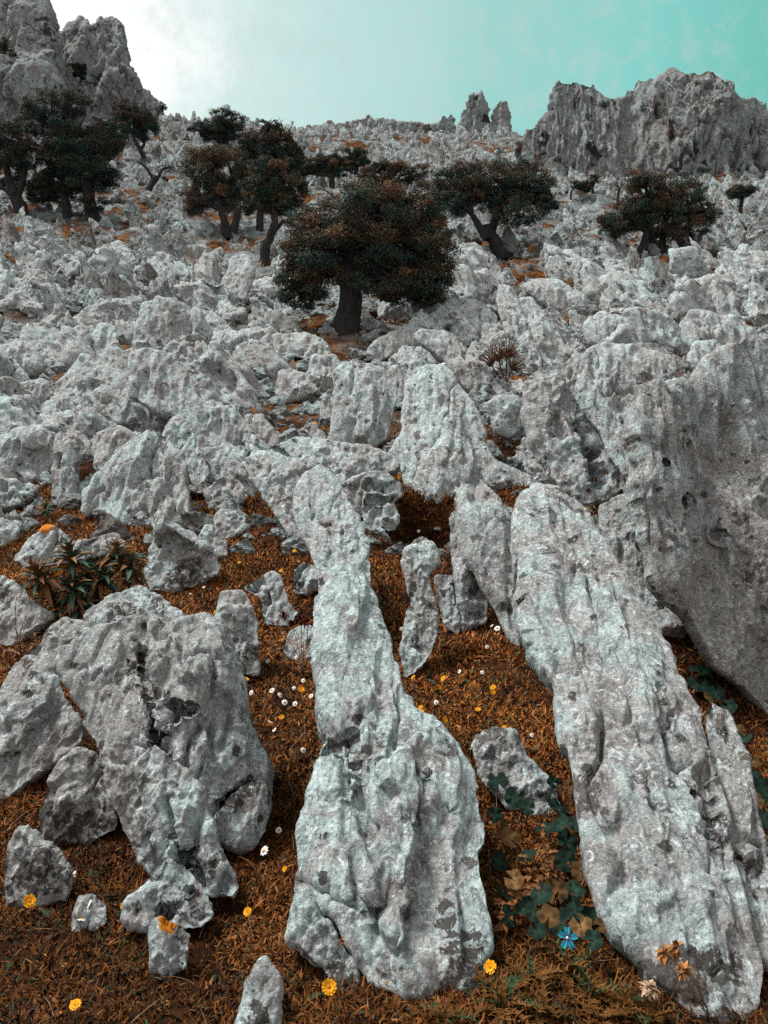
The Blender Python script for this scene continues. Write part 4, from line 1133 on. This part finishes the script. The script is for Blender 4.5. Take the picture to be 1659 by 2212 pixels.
def make_flower(kind, seed):
    """a flower standing at the origin; head at height 1 unit = H"""
    root = empty(kind, (0, 0, 0)); rg = np.random.default_rng(seed)
    H = .06
    d = np.array([rg.normal() * .45, -.6 + rg.normal() * .35, .8]); Rm = rot_to(d, rg.random() * 6)
    top = np.array([0, 0, H])
    k = np.linspace(0, 1, 6)[:, None]
    path = np.array([rg.normal() * .012, .006, 0]) * (1 - k) + top * k + np.array([rg.normal() * .006, .004, 0]) * np.sin(k * 3.1)
    mb = MB(); V, Q = tube(path, np.linspace(.0013, .001, 6), 5); mb.add(V, Q, np.array([.05, .045, .018]))
    mb.build('stem', PLANTM, root, col=True)
    if kind == 'daisy':
        V, Q = petal_ring(14, .0045, .0175, .0058, .25, seed)
        mb = MB(); mb.add(top + V @ Rm.T, Q, np.array([.80, .82, .82])); mb.build('petals', PETALM, root, col=True)
        V, Q, T = dome(.0068, .0042); V[:, 2] += .0006; V = top + V @ Rm.T
        mb = MB(); mb.add(V, Q, np.array([.80, .30, .01])); mb.add(V, T, np.array([.80, .30, .01])); mb.build('flower_centre', PETALM, root, col=True)
    else:
        V, Q = petal_ring(13, .004, .0205, .0085, .15, seed, cup=.28)
        mb = MB(); mb.add(top + V @ Rm.T, Q, np.array([.86, .36, .006])); mb.build('petals', PETALM, root, col=True)
        V, Q = petal_ring(9, .003, .014, .007, .1, seed + 1, cup=.4)
        mb = MB(); mb.add(top + V @ Rm.T + d * .0015, Q, np.array([.80, .30, .005])); mb.build('inner_petals', PETALM, root, col=True)
        V, Q, T = dome(.0052, .0035); V[:, 2] += .002; V = top + V @ Rm.T
        mb = MB(); mb.add(V, Q, np.array([.45, .17, .01])); mb.add(V, T, np.array([.45, .17, .01])); mb.build('flower_centre', PETALM, root, col=True)
    return root

DAISY = [(570,1838,1.15),(157,1891,1.1),(190,1954,1.1),(175,1986,.9),(602,1793,.8),(587,1491,1),(605,1501,1),(615,1517,1),(637,1520,.9),(542,1496,.9),(582,1558,.9),(592,1576,.8),(672,1503,.8),(655,1620,.9),(578,1428,.9),(635,1486,.7),
         (904,1147,1.1),(1019,1323,1),(1074,1357,1.25),(1062,1351,.8),(1052,1397,.8),(867,1358,.9),(992,1450,.8),(942,1517,.8),(1018,1618,.9),(1149,1588,.7),(1042,1452,.8),
         (1284,1095,1.1),(1322,1058,1),(1334,1074,1.1),(1314,1082,1.1),(1349,1080,1.1),(1259,1088,1),(1324,1100,1),(1347,1093,1),(1272,1110,.9),(1300,1075,.9),(640,1420,.8),(412,1282,.7),(440,1268,.7),(655,1470,.8),(700,1700,.6)]
YELLOW = [(63,1942,1.35),(162,2166,1.0),(710,2126,1.35),(535,1966,.9),(615,1875,.6),(267,1954,.7),(1059,2084,1.2),(517,1431,.9),(532,1465,1),(650,1486,1.2),(608,1547,.8),(465,1320,1),(370,1338,1),(555,1278,1),(550,1262,.8),(516,1214,.9),(257,1148,.9),(607,1231,.9),(636,1188,1),
          (7,1596,1.3),(4,1615,1.2),(24,1636,1.2),(95,1655,1.1),(910,1406,1),(893,1461,.9),(958,1463,1),(949,1482,1),(1065,1483,1.1),(1064,1492,1.1),(1032,1530,.9),(1057,1523,.7),(910,1536,1),(909,1526,.8),(961,1552,1.1),(1088,1570,.8),(1241,1067,1.4),(1347,1058,1.3),(1267,1095,1.1),(680,913,1.6),(417,1090,1.3),(632,780,1.6),(640,1190,.7),(1015,1420,.7)]
def plant_flowers(kind, noun, spots, group, seed):
    protos = [make_flower(kind, seed + i) for i in range(7)]
    rg = np.random.default_rng(seed)
    for i, (px, py, s) in enumerate(spots):
        P = hit(px, py, .055 * s)
        o = protos[i] if i < 7 else copy_tree(protos[i % 7])
        o.location = (P[0], P[1], P[2] - .054 * s); o.scale = (s * (.9 if kind == 'daisy' else .8),) * 3; o.rotation_euler = (0, 0, rg.uniform(-.9, .9))
        tag(o, None, noun.split()[-1], group)
        PENDING.append([o, noun, px, py])
plant_flowers('daisy', 'white daisy', DAISY, 'white daisies in the turf', 60)
plant_flowers('marigold', 'orange-yellow marigold', YELLOW, 'yellow marigolds in the turf', 80)

# ------------------------------------------------------------------ plants with leaves
def leaf_strip(a, b, w, up, sag=.15, seg=5, fold=.2, shape=None):
    """one leaf blade from a to b"""
    a = np.array(a, float); b = np.array(b, float); d = b - a; L = np.linalg.norm(d); d /= L
    s = np.cross(d, up); s /= np.linalg.norm(s) + 1e-9; u = np.cross(s, d)
    V = []
    for k in range(seg + 1):
        t = k / seg
        ww = w * (shape(t) if shape else (math.sin(math.pi * min(1, .12 + .88 * t)) ** .7 if t < 1 else .03))
        c = a + d * L * t - u * sag * L * t * t + u * .12 * L * math.sin(t * 3.1)
        V += [c - s * ww / 2 + u * ww * fold, c, c + s * ww / 2 + u * ww * fold]
    Q = []
    for k in range(seg):
        for j in range(2):
            q = 3 * k + j; Q.append((q, q + 1, q + 4, q + 3))
    return np.array(V), np.array(Q)

def spurge(label, base, heads, R_px, name='spurge_plant', seed=0, nl=44):
    g = hit(*base); root = empty(name, g); rg = np.random.default_rng(seed)
    m = F / np.linalg.norm(g - CAM); Rr = R_px / m
    LAND['spurge plant'] = base if seed == 0 else LAND.get('spurge plant', base)
    st = MB(); rs = []
    for (px, py, sc) in heads:
        c = at(px, py, g[1] + rg.uniform(-.12, .12)); c[2] = max(c[2], ground(c[0], c[1]) + .08)
        d = (c - g) + np.array([0, -.06, .22]); d /= np.linalg.norm(d)
        t = np.linspace(0, 1, 8)[:, None]
        path = g + np.array([rg.normal() * .05, rg.normal() * .03, 0]) * (1 - t) + (c - g) * t + np.array([0, 0, -.05]) * np.sin(t * 3.14)
        V, Q = tube(path, np.linspace(.011, .007, 8), 7); st.add(V, Q, np.array([.075, .035, .018]))
        rs.append((c, d, sc))
    st.build('stem', PLANTM, root, g, col=True)
    for c, d, sc in rs:
        mb = MB(); Rm = rot_to(d, rg.random() * 6)
        for k in range(nl):
            t = k / nl
            a = k * 2.4; el = 1.25 - 1.75 * t + rg.normal() * .12
            L = Rr * sc * rg.uniform(.8, 1.15) * (.62 + .45 * min(1, t * 1.6))
            dv = Rm @ np.array([math.cos(a) * math.cos(el), math.sin(a) * math.cos(el), math.sin(el)])
            p = c - d * t * Rr * .55
            V, Q = leaf_strip(p, p + dv * L, L * .20, d + rg.normal(size=3) * .1, sag=.22)
            w = rg.random()
            col = np.array([.034, .060, .045]) if w < .42 else (np.array([.115, .058, .026]) if w < .97 else np.array([.33, .13, .02]))
            if t > .75 and rg.random() < .5: col = np.array([.14, .065, .028])
            cl = np.repeat(col[None] * rg.uniform(.6, 1.5), len(V), 0); cl[1::3] *= 1.8
            mb.add(V, Q, cl)
        mb.build('leaf_rosette', PLANTM, root, g, col=True)
    tag(root, label, 'plant')
    return root
spurge('large leafy plant with teal and orange leaf rosettes at left', (190, 1346), [(152,1196,1.05),(82,1236,1.05),(220,1233,1.05),(250,1188,.9),(280,1214,1.0),(155,1261,.95),(112,1293,.9),(170,1301,.95),(296,1245,.7),(190,1240,.9),(205,1290,.8)], 52)
spurge('small dark leafy plant at the foot of the upright rocks on the left', (85, 1112), [(80,1076,1.0),(100,1092,.8),(62,1094,.8)], 30, seed=4, nl=26)

def fan_palm():
    g = hit(1092, 838); g[2] += .05; root = empty('dwarf_palm', g); rg = np.random.default_rng(8); m = F / np.linalg.norm(g - CAM)
    for (hx, hy, ax, R_) in ((1062, 790, 128, 62), (1095, 775, 80, 62), (1078, 780, 105, 55), (1105, 800, 55, 48), (1052, 812, 150, 40)):
        c = at(hx, hy, g[1] + rg.uniform(-.15, .1)); mb = MB()
        V, Q = tube(np.linspace(0, 1, 5)[:, None] * (c - g) + g, np.full(5, .012), 6); mb.add(V, Q, np.array([.06, .035, .02]))
        for k in range(17):
            a = R(ax + (k - 8) * 9 + rg.normal() * 2); L = R_ / m * rg.uniform(.8, 1.1)
            dv = np.array([math.cos(a), -.35 + rg.normal() * .15, math.sin(a)]); dv /= np.linalg.norm(dv)
            V, Q = leaf_strip(c, c + dv * L, .028, np.array([0, -1, .3]), sag=rg.uniform(-.02, .08), fold=.35, shape=lambda t: 1 - .93 * t)
            mb.add(V, Q, np.array([.13, .062, .034]) * rg.uniform(.5, 1.6))
        mb.build('palm_fan', PLANTM, root, g, col=True)
    tag(root, 'clump of stiff brown palm fans in a gap above the perched boulder', 'palm'); LAND['brown palm fans'] = (1075, 790)
fan_palm()

def round_leaf(c, d, r, rg, col):
    """lobed mallow leaf, centre at c facing d"""
    Rm = rot_to(d, rg.random() * 6); n = 30; V = [(0, 0, -.12 * r)]
    for ring, f in ((1, .5), (2, 1.0)):
        for k in range(n):
            a = .28 + (2 * math.pi - .56) * k / (n - 1)
            rr = r * f * (.86 + .16 * abs(math.cos(a * 2.6)) + .03 * math.cos(a * 17))
            V.append((rr * math.cos(a), rr * math.sin(a), .10 * r * f * math.cos(a * 5.2) + .05 * r * f))
    T = [(0, 1 + k, 2 + k) for k in range(n - 1)]
    Q = [(1 + k, 1 + n + k, 2 + n + k, 2 + k) for k in range(n - 1)]
    V = np.array(V) @ Rm.T + c
    cl = np.repeat(col[None], len(V), 0); cl[0] *= 2.2; cl[1:1 + n:5] *= 1.5
    return V, np.array(Q), np.array(T), cl

def lobed_plant(base, leaves_):
    g = hit(*base); root = empty('mallow_plant', g); rg = np.random.default_rng(int(base[0])); st = MB()
    for x, y, r in leaves_:
        c = hit(x, y, rg.uniform(.05, .14)); m = F / np.linalg.norm(c - CAM)
        d = np.array([rg.normal() * .35, -.45 + rg.normal() * .3, .8])
        col = np.array([.010, .021, .015]) if rg.random() < .75 else np.array([.075, .040, .016])
        V, Q, T, cl = round_leaf(c, d, r / m, rg, col * rg.uniform(.7, 1.5))
        mb = MB(); mb.add(V, Q, cl); mb.add(V, T, cl); mb.build('leaf', PLANTM, root, g, col=True)
        b = np.array([c[0] + rg.normal() * .03, c[1] + .02, float(ground(c[0], c[1]))]); t = np.linspace(0, 1, 5)[:, None]
        V, Q = tube(b + (c - b) * t, np.full(5, .0016), 5); st.add(V, Q, np.array([.06, .032, .016]))
    st.build('stem', PLANTM, root, g, col=True)
    return root

def mallow():
    root = lobed_plant((1180, 1990), [(1074,1686,22),(1112,1722,22),(1205,1745,24),(1100,1810,22),(1225,1818,24),(1200,1925,24),(1240,1918,22),(1130,1955,22),(1098,1980,20),(1212,1995,28),(1185,1980,22),(1245,1968,20),(1280,1978,20),(1281,2030,18),(1080,1860,18),(1140,1745,16),(1245,1780,18),(1090,1930,20),(1255,1880,20),(1160,2010,18),(1300,2000,16),(1068,1760,16),(1230,1700,14),(1195,1690,14),(1110,1680,20),(1150,1700,20),(1180,1790,22),(1140,1850,20),(1220,1860,22),(1170,1930,22),(1110,1900,20),(1235,1950,24),(1155,1970,20),(1255,2000,22),(1090,1790,18),(1215,1780,20)])
    tag(root, 'dark green lobed-leaf plant in the shaded gap between the two ridges', 'plant'); LAND['lobed-leaf plant'] = (1180, 1850)
    P = hit(1225, 2026, .12); fr = empty('mallow_flower', P - np.array([0, 0, .12]))
    V, Q = tube(np.linspace(0, 1, 5)[:, None] * np.array([0, 0, .12]) + np.array(fr.location), np.full(5, .0018), 5)
    mb = MB(); mb.add(V, Q, np.array([.04, .035, .016])); mb.build('stem', PLANTM, fr, fr.location, col=True)
    V, Q = petal_ring(5, .004, .031, .017, .25, 5, cup=.25, notch=True); Rm = rot_to((.05, -.8, .6), .4)
    cl = np.repeat(np.array([[.0, .36, .46]]), len(V), 0); cl[1::3] = [.03, .10, .22]; cl[0::12] = cl[1::12] = cl[2::12] = [.05, .05, .10]
    mb = MB(); mb.add(P + V @ Rm.T, Q, cl); mb.build('petals', PETALM, fr, fr.location, col=True)
    V, Q, T = dome(.0042, .007); V = P + V @ Rm.T
    mb = MB(); mb.add(V, Q, np.array([.7, .72, .74])); mb.add(V, T, np.array([.7, .72, .74])); mb.build('flower_centre', PETALM, fr, fr.location, col=True)
    tag(fr, 'single turquoise five-petalled flower with a white centre', 'flower'); LAND['turquoise flower'] = (1225, 2026)
mallow()
r_ = np.random.default_rng(2)
tag(lobed_plant((1625, 1640), [(1525 + 150 * t + r_.uniform(-22, 22), 1460 + 330 * t + r_.uniform(-30, 30), r_.uniform(15, 26)) for t in np.linspace(0, 1, 34)]),
    'blackish lobed-leaf plant in the dark gully under the huge right wall', 'plant')

def herb(label, x0, y0, tops, seed):
    g = hit(x0, y0); root = empty('leafy_herb', g); rg = np.random.default_rng(seed); st = MB(); lf = MB()
    for (tx, ty) in tops:
        b = g + np.array([rg.normal() * .03, rg.normal() * .03, 0]); top = at(tx, ty, g[1] + rg.uniform(0, .15)); k = 9
        t = np.linspace(0, 1, k)[:, None]; path = b + (top - b) * t + np.array([.01, 0, 0]) * np.sin(t * 6)
        V, Q = tube(path, np.linspace(.003, .0015, k), 5); st.add(V, Q, np.array([.07, .035, .018]))
        ln = np.linalg.norm(top - b)
        for q in range(11):
            p = b + (top - b) * (.25 + .75 * q / 10); L = (.036 - .018 * q / 10) * rg.uniform(.8, 1.2)
            for s in range(2):
                a = q * 1.57 + s * 3.14 + rg.normal() * .3
                dv = np.array([math.cos(a), math.sin(a), .25 + rg.normal() * .2]); dv /= np.linalg.norm(dv)
                V, Q = leaf_strip(p, p + dv * L, L * .62, np.array([0, -.4, 1.0]), sag=.3, shape=lambda t: math.sin(math.pi * min(1, .15 + .85 * t)) + .02)
                lf.add(V, Q, np.array([.15, .062, .024]) * rg.uniform(.5, 1.5))
    st.build('stem', PLANTM, root, g, col=True); lf.build('leaves', PLANTM, root, g, col=True)
    tag(root, label, 'plant')
herb('upright brown-leaved herb growing through the lobed-leaf plant', 1165, 1960, [(1169,1784),(1130,1850),(1195,1840),(1150,1880),(1110,1890),(1210,1890)], 3)
herb('low brown-leaved herb at the foot of the central ridge, right side', 1105, 2010, [(1090,1930),(1120,1920),(1075,1945)], 4)

def thistle(x, y, Rp, seed, label):
    g = hit(x, y, .03); g[2] = float(ground(g[0], g[1])); root = empty('thistle', g); rg = np.random.default_rng(seed)
    m = F / np.linalg.norm(g - CAM); lf = MB(); sp = MB()
    for k in range(16):
        a = k * 2.4 + rg.normal() * .2; el = rg.uniform(.15, 1.15); L = Rp / m * rg.uniform(.7, 1.15)
        dv = np.array([math.cos(a) * math.cos(el), math.sin(a) * math.cos(el), math.sin(el)])
        p0 = g + np.array([0, 0, .01])
        col = (np.array([.10, .042, .012]) if rg.random() < .8 else np.array([.03, .05, .022])) * rg.uniform(.5, 1.4)
        V, Q = leaf_strip(p0, p0 + dv * L, L * .16, np.array([0, 0, 1.0]), sag=.25, seg=6); lf.add(V, Q, col)
        mid = V[1::3]; s = np.cross(dv, [0, 0, 1.0]); s /= np.linalg.norm(s)
        for q in range(1, 7):
            for sg in (-1, 1):
                e = mid[q] + s * sg * L * rg.uniform(.14, .28) + dv * L * .10 + np.array([0, 0, rg.uniform(.0, .10) * L])
                V2, Q2 = leaf_strip(mid[q], e, L * .06, np.array([0, 0, 1.0]), sag=0, seg=2, shape=lambda t: 1 - .95 * t)
                sp.add(V2, Q2, col * 1.5)
    lf.build('leaf', PLANTM, root, g, col=True); sp.build('spines', PLANTM, root, g, col=True)
    tag(root, None, 'thistle', 'spiny thistles at the front edge'); PENDING.append([root, 'brown spiny thistle', x, y])
for i, (x, y, r) in enumerate([(1149,2119,62),(1229,2099,58),(1089,2165,62),(1179,2185,64),(1354,2165,54),(1279,2145,58),(1040,2115,44),(1410,2195,46),(1300,2200,55),(960,2195,46),(1210,2050,40)]):
    thistle(x, y, r, 40 + i, '')

def dry_stalk(name, label, base, pts, head, cat='dry plant', w=.0022, headcol=(.30, .13, .07), headr=.011, spiny=False, group=None):
    g = hit(*base); root = empty(name, g); rg = np.random.default_rng(int(base[0]))
    for (x, y) in pts:
        top = at(x, y, g[1] - .02 + rg.normal() * .05); t = np.linspace(0, 1, 9)[:, None]
        path = g + (top - g) * t + np.array([rg.normal() * .025, 0, .01]) * np.sin(t * 3.14)
        st = MB(); sp = MB(); V, Q = tube(path, np.linspace(w, w * .5, 9), 5); st.add(V, Q, np.array([.16, .10, .07]))
        if spiny:
            for q in range(2, 9):
                for s in range(4):
                    dv = rg.normal(size=3); dv[2] = abs(dv[2]) * .4; dv *= .035 / np.linalg.norm(dv)
                    V, Q = leaf_strip(path[q], path[q] + dv, .006, np.array([0, 0, 1.]), sag=.1, seg=2, shape=lambda t: 1 - .9 * t); sp.add(V, Q, np.array([.36, .20, .13]))
        st.build('stem', PLANTM, root, g, col=True)
        if spiny: sp.build('bristles', PLANTM, root, g, col=True)
        if head:
            hd = MB()
            for s in range(26):
                dv = rg.normal(size=3); dv /= np.linalg.norm(dv); L = headr * rg.uniform(.7, 1.3)
                V, Q = leaf_strip(top, top + dv * L, L * .5, np.array([.1, .1, 1.]), seg=2); hd.add(V, Q, np.array(headcol) * rg.uniform(.5, 1.4))
            hd.build('flower_head', PLANTM, root, g, col=True)
    tag(root, label, cat, group)
dry_stalk('dry_flower', 'dark red dry flower heads on stalks beside the upper central ridge', (650, 1440), [(612,1330),(650,1335),(662,1345),(628,1345),(600,1420)], True, headcol=(.10, .02, .015), headr=.03)
dry_stalk('dry_thistle', 'pale dead spiny stalks by the white-crusted low stone', (650, 1460), [(630,1385),(655,1392),(670,1400),(612,1370)], False, spiny=True, w=.003)
dry_stalk('dry_thistle', 'pink dead spiny stalks at the left edge under the spurge plant', (45, 1420), [(35,1290),(60,1325),(20,1340),(75,1370),(15,1405)], False, spiny=True, w=.003)
dry_stalk('dry_flower', 'withered orange flower stalk in front of the long right ridge', (1530, 2190), [(1434,2059),(1458,2050),(1478,2101)], True, headcol=(.36, .15, .05), headr=.026)
dry_stalk('dry_seedhead', 'pale fluffy seed head low before the long right ridge', (1425, 2175), [(1409,2141),(1400,2135)], True, headcol=(.48, .30, .2), headr=.026)
dry_stalk('dry_stalk', 'thin bare stalk standing in the turf right of the crooked pinnacle', (1068, 1425), [(1045,1345)], False)
dry_stalk('dry_stalk', 'tall thin stalk with a brown bud in front of the wedged slab', (745, 2090), [(738,2035)], True, headr=.012)
dry_stalk('dry_stalk', 'thin bent stalk rising from the grass left of the wedged slab', (540, 2060), [(548,1985)], True, headr=.01)
dry_stalk('dry_flower', 'dry reddish stems below the curved fin and its hollow', (1290, 1110), [(1285,1035),(1310,1020),(1355,1010),(1272,1060),(1335,1040)], True, headcol=(.12, .04, .02), headr=.03)
dry_stalk('dry_flower', 'tuft of brown stalks left of the long sloping slab', (420, 1125), [(410,1080),(425,1060),(432,1090)], True, headcol=(.2, .08, .03), headr=.025)
def twig():
    a = at(180, 1388, hit(200, 1500)[1] + .35); b = a + np.array([.05, .02, .06]); t = np.linspace(0, 1, 8)[:, None]
    V, Q = tube(a + (b - a) * t + np.array([.006, 0, .003]) * np.sin(t * 5), np.linspace(.007, .004, 8), 7)
    tag(mk('twig', V, Q, BARK, loc=a), 'short dark twig lying on top of the cracked boulder', 'twig')
tree('tangle of bare twigs in a cleft among the left rocks', 'bare shrubs on the slope', [[(262,835,5),(250,800,4),(246,785,3)], [(262,835,4),(268,810,3),(262,795,2)]], [(245,775,22,24),(270,785,14,18)], n=0, branches=7, bare=2, name='bare_shrub', cat='shrub')

# ------------------------------------------------------------------ wording: what each of the many look-alikes stands beside
ORD = ['nearest', 'second', 'third', 'fourth', 'fifth', 'sixth', 'seventh', 'eighth', 'ninth', 'tenth', 'eleventh', 'twelfth', 'thirteenth', 'fourteenth', 'fifteenth', 'sixteenth']
LAND.setdefault('right cliff', (1420, 300))
def word_labels():
    sets = {}
    for o, noun, px, py in PENDING:
        rk = 'rock' in noun or 'fin' in noun
        best = None
        for ln, (lx, ly) in LAND.items():
            d = math.hypot(px - lx, (py - ly) * 1.15)
            if best is None or d < best[0]: best = (d, ln, lx, ly)
        d, ln, lx, ly = best
        dx, dy = px - lx, py - ly
        if abs(dx) > abs(dy) * 1.2: w = 'to the left of' if dx < 0 else 'to the right of'
        else: w = 'directly uphill of' if dy < 0 else 'directly below'
        sets.setdefault((noun, ln, w), []).append((d, o))
    for (noun, ln, w), it in sets.items():
        it.sort(key=lambda q: q[0])
        for k, (d, o) in enumerate(it):
            gn = ('grey ' if noun.endswith(('rock', 'fin')) else '') + noun
            if len(it) == 1: o['label'] = f'{gn} {w} the {ln}'
            else: o['label'] = f'{gn}, {ORD[min(k, 15)]} of its kind {w} the {ln}'
word_labels()
# ------------------------------------------------------------------ light, sky, camera
SUN_EL, SUN_AZ = R(60), R(-72)            # azimuth measured from +Y towards +X: sun to the upper left, slightly ahead
sd = np.array([math.sin(SUN_AZ) * math.cos(SUN_EL), math.cos(SUN_AZ) * math.cos(SUN_EL), math.sin(SUN_EL)])
from mathutils import Vector
sl = bpy.data.lights.new('sun', 'SUN'); sl.energy = 3.3; sl.angle = R(16); sl.color = (1.0, .98, .96)
so = bpy.data.objects.new('sun', sl); COL.objects.link(so); so.location = (-30, 10, 60)
so.rotation_euler = Vector(sd).to_track_quat('Z', 'Y').to_euler()
W = bpy.data.worlds.new('World'); C.world = W; W.use_nodes = True
nt = W.node_tree; bg = nt.nodes['Background']
sky = nt.nodes.new('ShaderNodeTexSky'); sky.sky_type = 'NISHITA'; sky.sun_disc = False
sky.sun_elevation = SUN_EL; sky.sun_rotation = SUN_AZ; sky.dust_density = 4; sky.air_density = 1.0; sky.altitude = 600
bw = N(nt, 'ShaderNodeRGBToBW', {0: sky.outputs[0]}).outputs[0]
lum = math_(nt, 'ADD', math_(nt, 'MULTIPLY', bw, .35), 3.6)        # a thin overcast evens the sky out
tc = nt.nodes.new('ShaderNodeTexCoord')
gd = ray(120, 60); gd = gd / np.linalg.norm(gd)
dt = N(nt, 'ShaderNodeVectorMath', {0: tc.outputs['Generated'], 1: tuple(gd)}, operation='DOT_PRODUCT').outputs['Value']
cl = noise(nt, tc.outputs['Generated'], 5, 5, .6)
dt = math_(nt, 'ADD', dt, math_(nt, 'MULTIPLY', math_(nt, 'SUBTRACT', cl, .5), .05))
tint = ramp(nt, dt, [(.0, (.66, .665, .66)), (.55, (0.56, 0.64, 0.63)), (.72, (0.178, 0.548, 0.486)), (.80, (0.24, 0.637, 0.589)), (.90, (0.345, 0.645, 0.61)), (.955, (0.50, 0.72, 0.70)), (.976, (0.60, 0.77, 0.755)), (.988, (0.86, 0.915, 0.91)), (.996, (0.973, 0.993, 0.993))])
mt = noise(nt, tc.outputs['Generated'], 30, 8, .75, 0.)
tint = mix(nt, ramp(nt, mt, [(.47, 0.), (.62, .34)]), tint, (0.548, 0.63, 0.623))
fin = mix(nt, 1.0, tint, N(nt, 'ShaderNodeCombineColor', {0: lum, 1: lum, 2: lum}).outputs[0], 'MULTIPLY')
nt.links.new(fin, bg.inputs[0]); bg.inputs[1].default_value = .15

cam = bpy.data.cameras.new('camera'); co = bpy.data.objects.new('camera', cam); COL.objects.link(co)
co.location = CAM; co.rotation_euler = (R(90) + PITCH, 0, 0)
cam.sensor_fit = 'VERTICAL'; cam.sensor_height = 24.0; cam.lens = 24.0 * F / 2212.0
cam.clip_start = .05; cam.clip_end = 3000
C.camera = co
C.view_settings.view_transform = 'Standard'; C.view_settings.look = 'None'; C.view_settings.exposure = 0.62; C.view_settings.gamma = 1.0
C.cycles.use_denoising = False
C.render.filter_size = 1.05
C.cycles.max_bounces = 5; C.cycles.diffuse_bounces = 1
